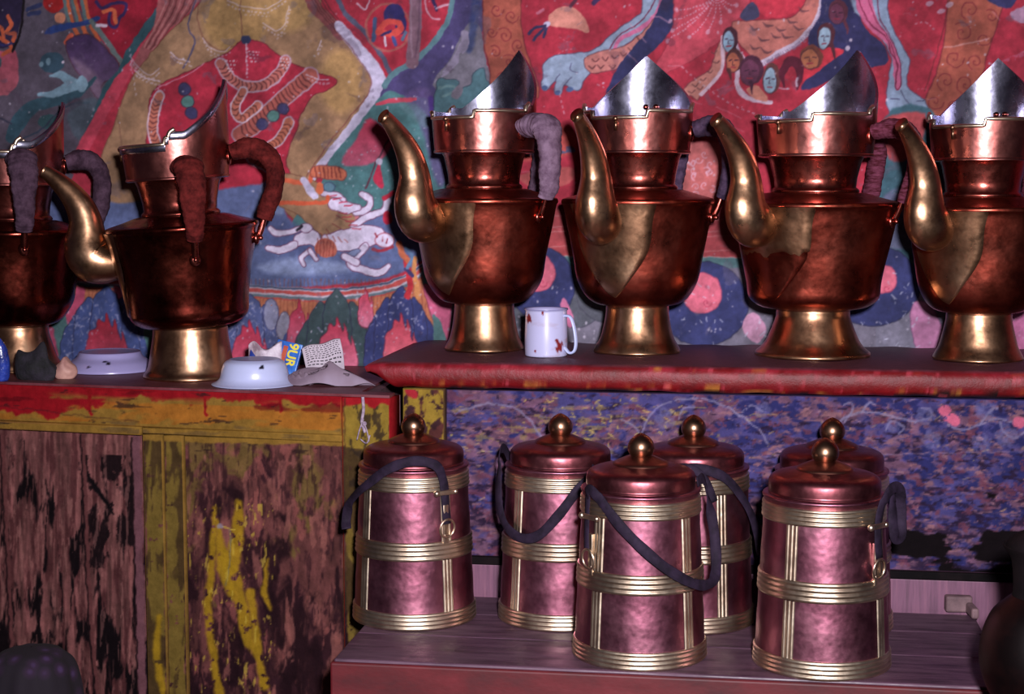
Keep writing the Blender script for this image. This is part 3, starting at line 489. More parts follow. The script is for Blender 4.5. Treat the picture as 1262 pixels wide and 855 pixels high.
for m_ in (sstep(70, 4, yy_+(vnoise(c.h, c.w, 30, 4, 202)-.5)*60), sstep(60, 4, xx_), sstep(c.w-60, c.w-4, xx_)): c.a = c.a*(1-m_[..., None])+plain*m_[..., None]
MURAL = c

# ------------------------------------------------------------------ structure
WY = .06
xs = np.unique(np.concatenate([np.linspace(-2.2, -.94, 24), np.arange(-.94, .84, .00145), np.linspace(.84, 2.2, 24)])); zs = np.unique(np.concatenate([np.linspace(0, .93, 10), np.arange(.93, 1.56, .00145), np.linspace(1.56, 2.6, 20)]))
wall = grid_obj('wall_back', xs, zs, lambda U, V: np.stack([U, np.full_like(U, WY)+.0016*np.sin(U*11)*np.sin(V*9), V], 1), M_MURAL)
set_col(wall, MURAL.sample(verts(wall))); tag(wall, 'plaster wall covered with a flaking painted mural in red, ochre, teal and blue', kind='structure')
M_FLOOR = simple('floor_boards', [(.3, (40, 26, 24)), (.7, (74, 50, 44))], 6, .7, stretch=(1, 8, 1))
o = mesh('floor', *box(-2.2, 2.2, -3.4, WY, -.05, 0), M_FLOOR, smooth=False); tag(o, 'dark worn wooden floor', kind='structure')

# ------------------------------------------------------------------ right chest with blue floral panel and the long red shelf board on top
b = Canvas(440, 430, 1422, 800, (106, 74, 96), 21, 2.2)
b.mottle(.82, 1.18, 9, 31, 1.5, .8)
hb = lambda X: np.clip((X-860)/330, 0, .16)
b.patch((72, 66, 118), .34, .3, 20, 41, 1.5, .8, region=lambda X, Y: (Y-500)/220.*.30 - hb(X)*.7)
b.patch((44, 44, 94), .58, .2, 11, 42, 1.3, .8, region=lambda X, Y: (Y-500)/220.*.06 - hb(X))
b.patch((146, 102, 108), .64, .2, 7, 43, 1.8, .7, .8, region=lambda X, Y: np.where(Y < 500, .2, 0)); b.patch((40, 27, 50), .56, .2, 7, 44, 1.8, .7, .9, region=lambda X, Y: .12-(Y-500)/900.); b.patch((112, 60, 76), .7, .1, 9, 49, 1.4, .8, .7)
b.patch((150, 128, 80), .66, .12, 8, 45, 1.8, .6, .6, region=lambda X, Y: np.abs(X-720)/900.+np.abs(Y-520)/300.-.08)
SCR = (134, 126, 158)
for q in ([(566, 506), (600, 498), (640, 506), (668, 540), (676, 560)], [(788, 540), (802, 510), (830, 494), (870, 492), (910, 510), (936, 530), (946, 546)], [(1022, 530), (1046, 512), (1070, 508), (1100, 514), (1128, 520)], [(1040, 520), (1052, 504), (1048, 496), (1040, 498)], [(1062, 508), (1070, 496), (1078, 498)], [(1128, 520), (1146, 514), (1146, 504), (1136, 502)], [(1168, 524), (1186, 530), (1206, 524), (1226, 516), (1250, 520)], [(1208, 522), (1220, 506), (1230, 502)], [(1232, 520), (1240, 534), (1250, 540), (1262, 532)], [(836, 516), (842, 504), (856, 502)], [(790, 538), (780, 524), (764, 516)], [(912, 512), (926, 500), (940, 506)], [(1092, 530), (1100, 520), (1114, 526), (1108, 534)]):
    b.stroke(q, 2.6, SCR, .75, wear=.28)
for x, y, r in ((820, 516, 13), (1140, 512, 12), (1148, 542, 12), (1210, 545, 13), (1215, 505, 13), (1240, 536, 14), (1100, 524, 9), (690, 510, 10), (940, 505, 10)):
    for k in range(5): b.ell(x+r*.6*math.cos(k*1.256+x), y+r*.6*math.sin(k*1.256+x), r*.45, r*.45, (112, 108, 150), alpha=.45, wear=.35)
for x, y in ((1164, 506), (1176, 518), (1170, 514), (1256, 520)): b.ell(x, y, 8, 7, (196, 96, 124), x % 40, wear=.3)
for _ in range(420):
    x = rng.uniform(550, 1262); y = rng.uniform(490, 640); b.stroke([(x, y), (x+rng.uniform(-8, 8), y+rng.uniform(-4, 4))], rng.uniform(.7, 1.8), [(190, 160, 110), (176, 134, 146), (96, 88, 160), (40, 36, 92)][rng.integers(4)], rng.uniform(.4, .8))
for _ in range(70):
    x = rng.normal(740, 80); y = rng.uniform(490, 560); b.stroke([(x, y), (x+rng.uniform(-7, 7), y+rng.uniform(-5, 5))], 1.4, (196, 170, 90), .8)
for _ in range(500):
    x = rng.uniform(560, 1262); y = rng.uniform(600, 700); b.stroke([(x, y), (x+rng.uniform(-14, 14), y+rng.uniform(-1.5, 1.5))], rng.uniform(.8, 2.2), [(60, 44, 76), (150, 108, 126), (66, 62, 130), (38, 26, 44)][rng.integers(4)], rng.uniform(.3, .7))
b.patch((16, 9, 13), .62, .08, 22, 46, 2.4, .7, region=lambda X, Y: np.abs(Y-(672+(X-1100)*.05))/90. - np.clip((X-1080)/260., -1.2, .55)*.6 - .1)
b.stroke([(540, 553), (900, 563), (1262, 556)], 1.2, (170, 150, 176), .35); b.stroke([(900, 600), (1262, 606)], 1.4, (60, 36, 60), .6)
# yellow stile at its left end
b.poly([(440, 470), (549, 470), (549, 800), (440, 800)], (150, 122, 48), smooth=False); 
def within(x0, x1, y0, y1): return lambda X, Y: np.where((X > x0) & (X < x1) & (Y > y0) & (Y < y1), 0, 9)
b.patch((88, 48, 46), .5, .12, 20, 47, .7, 1.2, region=lambda X, Y: within(440, 548, 0, 900)(X, Y)+.28-(X-500)/200.-(Y-500)/600); b.patch((60, 36, 40), .6, .08, 9, 48, region=within(440, 548, 0, 900)); b.poly([(500, 478), (512, 480), (514, 490), (502, 488)], (164, 40, 50))
b.stroke([(549, 470), (549, 760)], 2.4, (44, 26, 34))
PX = aty(549, 600, -.245)[0]; SX = aty(497, 600, -.245)[0]
chest = empty('painted_chest', (.55, -.1, 0), label='long low chest with a worn blue floral painted front under the red shelf board', cat='chest')
cl = np.array(chest.location)
def child_box(name, a, mat, p, bev=.002, **k): o = mesh(name, *box(*a, b=bev), mat, p, smooth=False); o.data.transform(Matrix.Translation(-Vector(p.location))); return o
def pb(name, *a, **k):
    p = a[-1] if False else k.pop('parent'); O = a[0]; o = painted_box(name, *a, parent=None, **k)
    o.data.transform(Matrix.Translation(-Vector(p.location))); o.parent = p; return o
X1 = 1.15
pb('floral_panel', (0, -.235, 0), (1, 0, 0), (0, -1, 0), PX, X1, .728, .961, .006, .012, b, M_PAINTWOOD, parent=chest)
pb('yellow_stile', (0, -.235, 0), (1, 0, 0), (0, -1, 0), SX, PX-.001, .05, .961, .010, .03, b, M_PAINTWOOD, parent=chest)
M_BLACKWOOD = simple('black_molding', [(.4, (8, 5, 7)), (.7, (22, 13, 16))], 30, .8, spec=.1)
M_PINKWOOD = simple('mauve_boards', [(.3, (80, 46, 66)), (.5, (108, 66, 90)), (.7, (124, 78, 98))], 14, .6, stretch=(9, 1, .6), bs=.3)
child_box('bottom_molding', (PX, X1, -.2405, -.225, .716, .7275), M_BLACKWOOD, chest)
child_box('plinth_board', (PX, X1, -.236, -.222, .05, .716), M_PINKWOOD, chest)
child_box('carcass', (SX+.004, X1, -.222, .05, .04, .9605), M_PINKWOOD, chest)
# shelf board
r_ = Canvas(400, 400, 1422, 520, (112, 7, 14), 61, 1.5)
r_.patch((138, 26, 40), .55, .15, 14, 62, 3, .5, region=lambda X, Y: np.where(Y-(X-443)*.0165 < 456, -.1, .3)); r_.patch((170, 104, 44), .76, .14, 9, 63, 5, .35, region=lambda X, Y: np.where(Y-(X-443)*.0165 > 470, -.16, .12))
r_.patch((110, 12, 20), .66, .08, 16, 64, 3, .6); r_.patch((30, 16, 16), .62, .06, 20, 65, 4, .5, region=lambda X, Y: np.where(Y-(X-443)*.0165 > 472, -.1, .5)); r_.patch((186, 70, 84), .8, .05, 7, 66, 2.5, .6, .7)
SXL = -.168; ys = [(.045, .9635), (-.245, .9635), (-.254, .9655), (-.2595, .971), (-.2605, .98), (-.2605, .989), (-.258, .9955), (-.253, .9988), (-.247, 1.0), (-.10, 1.0), (.045, 1.0)]
us = np.arange(SXL, 1.16, .0022); V = []; Fc = []
for (y, z) in ys:
    for x in us:
        e = max(0, 1-(x-SXL)/.02); V.append((x+(.034*max(0, min(1, (.994-z)/.03))**1.3 + .006*max(0, (z-.996)/.004))*max(0, 1-(x-SXL)/.08), y*(1)+.004*e if y < -.2 else y, z-(.004*e if z > .98 else -.006*e*e) + .0005*math.sin(x*37)+.0006*math.sin(x*91+y*3)))
nu = len(us)
for j in range(len(ys)-1):
    for i in range(nu-1): Fc.append((j*nu+i, j*nu+i+1, (j+1)*nu+i+1, (j+1)*nu+i))
Fc.append(tuple(j*nu for j in range(len(ys)))); Fc.append(tuple(j*nu+nu-1 for j in range(len(ys)-1, -1, -1)))
shelf = mesh('shelf_board', V, Fc, M_GLOSSPAINT, flat_angle=50)
P = verts(shelf); top = sstep(.9972, .9996, P[:, 2])*(P[:, 1] < 1); tn = vnoise(1, len(P), 40, 5, 5)[0]
set_col(shelf, r_.sample(P)*(1-top[:, None]) + lin((88, 48, 60))*top[:, None]); shelf.location = (0, 0, -.0006)
tag(shelf, 'long thick board with glossy red front edge, under four copper jugs and a mug', 'shelf')

# ------------------------------------------------------------------ left cabinet
ZC = .957; A = atz(0, 470, ZC); B = atz(481, 487, ZC); u = (B-A)/np.linalg.norm(B-A); nrm = np.array([u[1], -u[0], 0.])
def uz(x, y, off=0):          # pixel -> (u,z) on cabinet front plane
    r = ray(x, y); O = A + nrm*off; t = ((O-CAM)@nrm)/(r@nrm); P = CAM+r*t; return float((P-A)@u), float(P[2])
k = Canvas(-200, 440, 520, 900, (100, 58, 56), 71, 2.5)
k.mottle(.8, 1.2, 26, 72, .5, 1.6); top_ = lambda X: 470+X*.0355
k.patch((54, 28, 34), .5, .25, 30, 73, .5, 1.5, region=lambda X, Y: .14-(Y-560)/800.); k.patch((148, 84, 78), .66, .12, 22, 74, .6, 1.6, .7)
# panel
k.patch((112, 90, 48), .46, .22, 36, 75, .7, 1.1, .85, region=lambda X, Y: np.where((X > 226) & (X < 425), (Y-570)/420.-.02, 9)); k.patch((34, 16, 22), .56, .22, 34, 76, .6, 1.6, .9, region=lambda X, Y: np.where(X > 226, .06-(Y-620)/1300., 9)); k.patch((40, 20, 26), .6, .2, 9, 176, .4, 3, .6, region=lambda X, Y: np.where(X > 226, 0, 9))
# stiles
for x0, x1 in ((178, 201), (203, 226), (424, 480)):
    k.poly([(x0, 530), (x1, 532), (x1+3, 900), (x0+6, 900)], (118, 96, 44), smooth=False, wear=.25); 
k.patch((62, 44, 30), .56, .12, 34, 77, .5, 2, .75, region=lambda X, Y: np.where(((X > 176) & (X < 228)) | (X > 422), -.0-(Y-560)/1400., 9)); k.patch((150, 92, 84), .66, .12, 24, 78, .5, 2.2, .7, region=within(226, 424, 560, 900))
YEL = (166, 130, 30)
for q, w_ in (([(264, 626), (262, 690), (256, 745), (262, 800), (270, 856)], [5, 9, 10, 9, 11]), ([(294, 618), (293, 655), (284, 700)], [7, 16, 18]), ([(276, 680), (286, 710), (296, 740), (306, 790), (314, 802)], [10, 20, 15, 13, 8]), ([(308, 730), (318, 800), (326, 846)], [10, 9, 10]), ([(330, 690), (326, 730), (334, 750)], [3, 8, 4]), ([(268, 640), (276, 700), (284, 730)], [4, 16, 10]), ([(196, 760), (194, 810), (202, 860)], [6, 10, 8])):
    k.stroke(q, w_, YEL, .9, soft=3.5, wear=.34)
k.stroke([(275, 648), (290, 652)], 2, (206, 176, 70)); k.stroke([(283, 650), (284, 690), (278, 720)], 1.6, (120, 110, 90), .8); k.ell(272, 648, 4, 3, (150, 140, 160), alpha=.8)
k.patch((196, 168, 66), .78, .05, 7, 79, .5, 2.4, .7, region=within(228, 340, 620, 860))
# rails
k.poly([(-200, 455), (481, 480), (481, 550), (228, 545), (-200, 520)], (144, 108, 46), smooth=False); k.patch((168, 104, 38), .5, .2, 30, 80, 2.4, .6, .9, region=lambda X, Y: np.where((Y > top_(X)+20) & (Y < top_(X)+46), -.05, 9)); k.patch((112, 86, 50), .56, .14, 20, 81, 2.4, .6, .8, region=lambda X, Y: np.where((Y > top_(X)+44) & (Y < top_(X)*.93+92), 0, 9))
edge = vnoise(1, k.w, 22, 5, 82)[0]; Yg, Xg = np.mgrid[0:k.h, 0:k.w]; Yg = Yg+k.y0; Xg = Xg+k.x0
lim = top_(Xg) + 14 + (edge[None]-.5)*26 + 26*sstep(190, 60, Xg) ; m = 1-sstep(-1, 1.4, Yg-lim)
m = m*(1-.85*sstep(.56, .66, vnoise(k.h, k.w, 26, 5, 83, 3, .7))*sstep(top_(Xg)+8, top_(Xg)+18, Yg)); k.a = k.a*(1-m[..., None])+np.array((148, 20, 30.))*m[..., None]
for x, h in ((252, 32), (344, 24), (110, 36), (452, 26)): k.stroke([(x, top_(x)+8), (x+1, top_(x)+h-6), (x+3, top_(x)+h)], [5, 3, 4], (146, 22, 28))
k.patch((90, 12, 20), .62, .1, 18, 84, 3, .7, .6, region=lambda X, Y: np.where(Y < top_(X)+24, 0, 9)); k.patch((44, 28, 28), .8, .05, 12, 85, 3, .5, .7, region=lambda X, Y: np.where(Y < 560, 0, 9)); k.stroke([(-200, 470), (0, 500), (172, 520)], 1.2, (60, 30, 30), .6)
k.poly([(424, 490), (481, 492), (481, 560), (424, 550)], (142, 116, 46), smooth=False, wear=.2); k.patch((52, 40, 32), .62, .06, 12, 86, .7, 1.6, .8, region=within(430, 482, 496, 600)); k.poly([(424, 484), (481, 486), (481, 500), (470, 496), (462, 504), (448, 496), (424, 500)], (156, 26, 34), smooth=False); k.stroke([(424, 488), (425, 560)], 1.6, (70, 40, 30), .7)
# left door grain
d = Canvas(-200, 440, 230, 900, (122, 76, 74), 91, 2); d.mottle(.7, 1.3, 12, 92, .35, 5)
d.patch((76, 40, 42), .45, .3, 18, 93, .35, 3, .8); d.patch((14, 8, 12), .54, .16, 22, 94, .4, 2.6, .95, region=lambda X, Y: .30-(Y-540)/620.); d.patch((20, 11, 15), .58, .14, 14, 95, .7, 1.6, .9, region=lambda X, Y: np.where((X > 104) & (X < 165) & (Y > 560) & (Y < 700), -.12, .3)); d.patch((164, 110, 104), .68, .1, 12, 96, .3, 3, .5)
for q in ([(103, 536), (106, 640), (112, 760), (122, 870)], [(2, 536), (8, 640), (14, 780), (16, 880)]): d.stroke(q, 5, (104, 60, 60)); d.stroke([(x-3, y) for x, y in q], 1.8, (26, 14, 18))
d.stroke([(108, 586), (120, 604), (140, 634)], [3, 6, 2], (18, 12, 16)); d.stroke([(168, 540), (176, 870)], 10, (118, 76, 84)); d.stroke([(162, 540), (170, 870)], 2, (30, 16, 20))
cab = empty('painted_cabinet', tuple((A+B)/2*[1, 1, 0]), label='old low cabinet at left with peeling red and yellow rails and bare door', cat='cabinet')
z_t = ZC-.004; UE = np.linalg.norm(B-A); U0 = -.32
zr = uz(300, 540)[1]; zd = uz(90, 529)[1]; ud = uz(177, 640)[0]; u2 = uz(227, 640)[0]; u3 = uz(423, 640)[0]; um = uz(202, 640)[0]
pb('top_rail', A, u, nrm, U0, u3-.001, zd+.008, z_t, .000, .02, k, M_PAINTWOOD, parent=cab)
pb('lower_rail', A, u, nrm, ud, u3-.001, zr, zd+.0075, -.001, .02, k, M_PAINTWOOD, parent=cab)
pb('door_lintel', A, u, nrm, U0, ud-.001, zd-.004, zd+.0075, .002, .02, k, M_PAINTWOOD, parent=cab)
pb('stile', A, u, nrm, ud, um-.0006, .06, zr-.0006, -.001, .02, k, M_PAINTWOOD, parent=cab)
pb('stile', A, u, nrm, um+.0006, u2-.001, .06, zr-.0006, -.002, .02, k, M_PAINTWOOD, parent=cab)
pb('front_panel', A, u, nrm, u2, u3-.001, .06, zr-.0006, -.005, .012, k, M_PAINTWOOD, parent=cab)
pb('corner_post', A, u, nrm, u3, UE, .0, z_t, .002, .04, k, M_PAINTWOOD, parent=cab)
dr = pb('door', A, u, nrm, U0+.005, ud-.002, .06, zd-.004, -.016, .015, d, M_PAINTWOOD, parent=cab); tag(dr, 'bare brown plank door with black stains')
M_TOPWOOD = simple('dusty_top', [(.3, (60, 34, 40)), (.6, (104, 68, 76)), (.8, (120, 86, 96))], 20, .7, bs=.4, bd=.001, stretch=(1, 3, 1))
def prism(pts, z0, z1):
    n = len(pts); return [(p[0], p[1], z0) for p in pts]+[(p[0], p[1], z1) for p in pts], [tuple(range(n-1, -1, -1)), tuple(range(n, 2*n))]+[(i, (i+1) % n, n+(i+1) % n, n+i) for i in range(n)]
L = A+u*U0; fl = L-nrm*.021; fr = B-nrm*.021; fr2 = B - nrm*.002
def mv(o, p): o.data.transform(Matrix.Translation(-Vector(p.location))); o.parent = p; return o
mv(mesh('cabinet_top', *prism([L+nrm*.003, B+nrm*.003, (B[0], -.262 if B[1] < -.262 else B[1]+.02), (SXL-.004, -.255), (SXL-.004, WY-.006), (L[0], WY-.006)], ZC-.0035, ZC), simple('red_top', [(.4, (92, 26, 34)), (.6, (112, 60, 68))], 16, .5), None, smooth=False), cab)
mv(mesh('carcass', *prism([L-nrm*.034, fr-nrm*.02, (fr[0]-.035, -.21), (SXL-.004, WY-.008), (L[0], WY-.008)], .03, ZC-.0045), M_TOPWOOD, None, smooth=False), cab)

# ------------------------------------------------------------------ bench in front
ZB = .675
bn = empty('wooden_bench', (.26, -.4, 0), label='low plank bench with dusty mauve top and dark red edge under the canisters', cat='bench')
M_BTOP = simple('bench_top_wood', [(.3, (48, 28, 42)), (.5, (80, 53, 70)), (.72, (98, 70, 86))], 9, .55, bs=.4, bd=.001, stretch=(1.2, 8, 1), rr=(.4, .7))
M_BRED = simple('bench_red_paint', [(.3, (54, 4, 12)), (.55, (84, 6, 16)), (.75, (102, 18, 28))], 12, .6, bs=.35, bd=.001, stretch=(1, 1, 2))
fl_y = -.572
yy = [fl_y, -.455, -.345, -.2505]
for i in range(3): child_box('plank', (-.132 if i < 2 else -.104, .655-.01*(2-i)/2, yy[i], yy[i+1]-.0014, ZB-.022, ZB-.0004*i), M_BTOP, bn, .0025)
child_box('front_rail', (-.136, .652, fl_y-.004, fl_y+.016, ZB-.095, ZB-.0035), M_BRED, bn, .003)
child_box('side_rail', (-.134, -.118, fl_y+.018, -.35, ZB-.09, ZB-.023), M_BRED, bn, .002); child_box('side_rail', (.63, .646, fl_y+.018, -.26, ZB-.09, ZB-.023), M_BRED, bn, .002)
for x in (-.12, .59):
    for y in (-.55, -.31 if x > 0 else -.40): child_box('leg', (x, x+.045, y, y+.045, 0, ZB-.0225), M_BRED, bn, .003)
pg = empty('wooden_bracket', tuple(atz(1182, 752, ZB)*[1, 1, 0]+[0, 0, ZB]), .1, label='small weathered wooden corner bracket standing at the back right end of the bench', cat='bracket')
mesh('upright', *join(box(-.020, .015, -.012, .006, 0, .022, .003), box(.006, .016, -.045, -.004, 0, .014, .003)), simple('old_bracket', [(.3, (70, 50, 54)), (.7, (124, 96, 100))], 30, .7), pg, smooth=False)

# ------------------------------------------------------------------ jugs
def hood_h(t, H, step, lv1, ho=0):
    if -86 < t < 86+2*ho: return max(H*max(0, 1-abs(t-ho)/(98+(ho if t < ho else 0)))**1.42, H*.11+lv1*.6)
    return lv1 if abs(t) < step else 0.
def make_jug(px, py, zbase, az, label, sc=1.0, wid=1.0, foot=(52, 50, 42, 38), fh=57, tilt=0, H=86, step=147, wrap='purple', silver_rivets=False, body=None, torn=False, sh=(0, 0), turn=0, near=-82, hz=0, back=True, ph=(0, 0), band=1.0, spz=0, fold=False, ho=0, hzn=0):
    P0 = atz(px, py, zbase); s = depth(P0)/F*sc
    root = empty('tea_jug', tuple(P0), math.radians(az)+vaz(px), label=label, cat='jug', group='copper tea jugs on the shelf')
    W = wid*s; body = body or M_COP_BODY
    R = Matrix.Translation((0, 0, fh*s)) @ Matrix.Rotation(math.radians(tilt), 4, Vector((math.cos(-math.radians(az)+math.pi/2), math.sin(-math.radians(az)+math.pi/2), 0))) @ Matrix.Translation((0, 0, -fh*s))
    f0, f1, f2, f3 = foot
    pf = [(f0*.55, 1), (f0-3, .5), (f0, 0), (f0+.5, 2), (f0-.6, 4.5), (f1, 9), (f1*.5+f2*.5, fh*.28), (f2, fh*.5), (f3+.8, fh*.82), (f3, fh), (f3-4, fh+1)]
    mesh('foot', *lathe([(r*s, z*s) for r, z in pf[:4]]+[tuple(q) for q in cr([(r*s, z*s) for r, z in pf[3:]], 4)[1:]], 56), M_BRASS, root)
    sy = 186+hz
    prof = [(f3-3, fh-1), (f3+3, fh+.5), (f3+16, fh+4), (f3+27, fh+14), (74, fh+32), (79, fh+60), (86, fh+95), (91, sy-9), (93.5, sy-4), (93, sy), (89, sy+2.2), (72, sy+7), (56, sy+12), (45, sy+13)]
    bp = [tuple(q) for q in cr(prof, 4)]
    def lump(r, z, a): return r*(1+.006*math.sin(3*a+z*.07/s*s)+.004*math.sin(7*a-z*60))
    mesh('body', *lathe([(r*W, z*s) for r, z in bp], 72, lump), body, root, M=R)
    bz = [q[1] for q in bp if q[1] < sy-5]; br = [q[0] for q in bp if q[1] < sy-5]
    nk = [(40, sy+11), (47, sy+12), (48.5, sy+14.5), (47, sy+17), (44.5, sy+19), (45.5, sy+30), (50, sy+50), (53.5, sy+58), (55, sy+59)]
    mesh('neck', *lathe([(r*W, z*s) for r, z in nk], 56), M_COP_JUG, root, M=R)
    # collar and hood shell
    z0 = sy+57; zr_ = z0+41*band; nA = 144; rin = []; 
    def top(t): return zr_+hood_h(t, H, step, 8, ho)
    angs = []
    for i in range(nA): angs.append(-180+360*i/nA)
    extra = [86+2*ho, -86, step, -step]
    angs = sorted(set(angs+[e+dd for e in extra for dd in (-.35, .35) if -180 < e+dd < 180]))
    def Rz(z): return 62+(z-z0)*.085 if z < zr_ else 62+(zr_-z0)*.085+(z-zr_)*.02
    nz = 14; V = []; Fc = []; VI = []
    for a in angs:
        for j in range(nz+1):
            q = j/nz; z = z0+ (top(a)-z0)*q; r = Rz(z); ar = math.radians(a); V.append((r*W*math.cos(ar), r*W*math.sin(ar), z*s)); r -= 3.2; VI.append((r*W*math.cos(ar), r*W*math.sin(ar), (z0+2+(top(a)+1.0-z0-2)*q)*s))
    n = len(angs); m_ = nz+1
    for i in range(n):
        k2 = (i+1) % n
        for j in range(nz): Fc.append((i*m_+j, k2*m_+j, k2*m_+j+1, i*m_+j+1))
    FI = [tuple(reversed(q)) for q in Fc]
    ledge, lf = lathe([(52*W, (z0-1)*s), (60*W, (z0-1.5)*s), (63*W, (z0-.6)*s), (63.2*W, (z0+1.4)*s), (62*W, (z0+2.4)*s)], 64)
    mesh('collar', *join((V, Fc), (ledge, lf)), M_COP_COLLAR, root, M=R, flat_angle=60)
    # silver lining + rim strip
    if fold:
        FV = []; FF = []
        for a in angs:
            ar = math.radians(a); tz = top(a)
            for (dz, dr_2) in ((-9, .5), (-8, 1.5), (-1, 1.9), (.8, .6)): r = Rz(tz+dz)+dr_2; FV.append((r*W*math.cos(ar), r*W*math.sin(ar), (tz+dz)*s))
        for i in range(n):
            k2 = (i+1) % n
            for j in range(3): FF.append((i*4+j, k2*4+j, k2*4+j+1, i*4+j+1))
        mesh('silver_edge', FV, FF, M_SILVER, root, M=R, flat_angle=60)
    b0 = len(VI); rimV = list(VI); rimF = list(FI)
    for i, a in enumerate(angs):
        ar = math.radians(a); r = Rz(top(a)); rimV.append((r*W*math.cos(ar), r*W*math.sin(ar), (top(a)+.6)*s))
    for i in range(n):
        k2 = (i+1) % n; rimF.append((i*m_+nz, b0+i, b0+k2, k2*m_+nz))
    lin_ = mesh('silver_lining', rimV, rimF, M_SILVER, root, M=R, flat_angle=60)
    for (a1, a2) in ((87+2*ho, 273),):
        path = []; a = a1
        while a <= a2+.1:
            t = (a+180) % 360-180; ar = math.radians(a); z = zr_+(8 if abs(t) < step else 0); r = Rz(z)+.4; path.append((r*W*math.cos(ar), r*W*math.sin(ar), (z-.6)*s)); a += 1.2 if abs(abs(t)-step) < 4 else 3
        rad = [2.3*s]*len(path)
        mesh('rim_trim', *tube(path, rad, 8, (0, 0, 1)), M_BRASS_BAND, root, M=R)
    for sg in (-1, 1):      # curled trim at the ends of the hood
        ar = math.radians(-86.5 if sg < 0 else 86.5+2*ho); r = Rz(zr_)+.8; mesh('hood_curl', *tube(cr([(r*W*math.cos(ar-.05*sg*0), r*W*math.sin(ar), (zr_+7)*s), (r*W*math.cos(ar-.04*sg), r*W*math.sin(ar-.04*sg), (zr_+13)*s), (r*W*math.cos(ar-.13*sg), r*W*math.sin(ar-.13*sg), (zr_+17)*s)], 4), 2.7*s, 10), M_BRASS_BAND, root, M=R)
    mesh('lip_bead', *join(sphere((-(Rz(zr_)+2)*W, 0, (zr_-2)*s), 3.4*s, 12, 8), tube([(-(Rz(zr_)+1)*W, 0, (zr_-16)*s), (-(Rz(zr_)+1)*W, 0, (zr_-3)*s)], 2.2*s, 8)), M_BRASS_OLD, root, M=R)
    if silver_rivets:
        for a in silver_rivets: ar = math.radians(a); r = Rz(zr_+20)-3.4; mesh('lining_rivet', *sphere((r*W*math.cos(ar), r*W*math.sin(ar), (zr_+17)*s), 4*s, 12, 8, (1, 1, .9)), M_COP_JUG, root, M=R)
    # spout plate on body
    PV = []; PF = []; nv, nw = 26, 20; zt, zb = sy-4, fh+13
    for j in range(nv+1):
        v = j/nv; z = zt+(zb-zt)*v; hw = 38*max(0, 1-v**2.1)**.75*(1-.05*math.sin(v*9)); hw = max(hw, .4); r = np.interp(z, bz, br)+2.4
        if torn and v > .5: r -= .0
        for i in range(nw+1):
            q = i/nw*2-1; a = math.radians(180+q*hw); e = 2.4 if abs(q) > .99 or j == nv else 0; zz = z; PV.append(((r-e)*W*math.cos(a), (r-e)*W*math.sin(a), zz*s))
    jb = int(nv*.5)
    def fs(j0, j1): return [(j*(nw+1)+i, j*(nw+1)+i+1, (j+1)*(nw+1)+i+1, (j+1)*(nw+1)+i) for j in range(j0, j1) for i in range(nw)]
    if torn:
        for i in range(nw+1):
            for j in (jb,): x, y, z = PV[j*(nw+1)+i]; PV[j*(nw+1)+i] = (x, y, z+rng.uniform(-4, 4)*s)
        lowV = [(x*.994, y*.994, z) for x, y, z in PV]
        mesh('spout_plate', PV, fs(0, jb), M_BRASS, root, M=R); q = mesh('copper_patch', lowV, fs(jb-2, nv), body, root, M=R)
    else: mesh('spout_plate', PV, fs(0, nv), M_BRASS, root, M=R)
    # spout
    sp = [(80, 158, 17), (97, 160, 24), (113, 167, 27.5), (120, 183, 25.5), (120, 200, 21.5), (121, 216, 18.5), (128, 236, 16), (140, 254, 13), (153, 268, 10.5), (164, 278, 8.6), (170, 282, 8)]
    sp = [(a, zq+spz, r) for a, zq, r in sp]
    sp = cr([(a*(1 if a < 100 else 1)+sh[0]*max(0, (zq-150)/130.), zq+sh[1]*max(0, (zq-150)/130.), r) for a, zq, r in sp], 4)
    path = [(-q[0]*W, 0, q[1]*s) for q in sp]; rad = [(q[2]*s*.92, q[2]*s) for q in sp]
    e0, e1 = Vector(path[-1]), Vector(path[-2]); dr_ = (e0-e1).normalized()
    path += [tuple(e0+dr_*.4*s), tuple(e0+dr_*.2*s), tuple(e0-dr_*16*s)]; rad += [(8.2*s, 8.6*s), (6*s, 6.4*s), (5*s, 5*s)]
    def ridge(j, a): return 1+.10*max(0, math.cos(a-math.pi/2))**10+.08*max(0, math.cos(a+math.pi/2))**6
    mesh('spout', *tube(path, rad, 28, (0, 1, 0), cap=True, rf=ridge), M_BRASS, root, M=R)
    # handles
    hs = (([0] if back else [])+[near])
    hz0 = hz
    for hi, t in enumerate(hs):
        hz = hz0 + (hzn if hi == len(hs)-1 else 0)
        D = Matrix.Rotation(math.radians(t), 4, 'Z'); e = ph[0] if hi == len(hs)-1 else ph[1]
        hp = cr([(68, 271+hz), (84, 274+hz), (99, 273+hz), (110+e*.3, 262+hz), (115+e*.5, 244+hz), (112+e*.3, 220+hz), (106, 200+hz), (101, 188+hz)], 6)
        path = [(a*W, 0, z*s) for a, z in hp]; m2 = len(path)
        fat = (22, 14) if wrap == 'grey' else ((14, 11.5) if wrap == 'stripe' else (18, 12.5))
        rad = [((fat[0]*s*((.72+.28*math.sin(min(1, (j+2)/8)*1.57))*(1-(.3 if hi == 0 and len(hs) > 1 else .7)*max(0, j/m2-.3))), fat[1]*s*((.72+.28*math.sin(min(1, (j+2)/8)*1.57))*(1-(.3 if hi == 0 and len(hs) > 1 else .7)*max(0, j/m2-.3))))) for j in range(m2)]
        ph_ = rng.uniform(0, 6)
        def wr(j, a): return 1+.07*math.sin(j*2.1+a)+.05*math.sin(3*a+j*.7+ph_)
        # finer sampling for wrap ridges
        dense = cr(path, 3); rd = [tuple(np.array(rad[min(m2-1, j//3)])) for j in range(len(dense))]
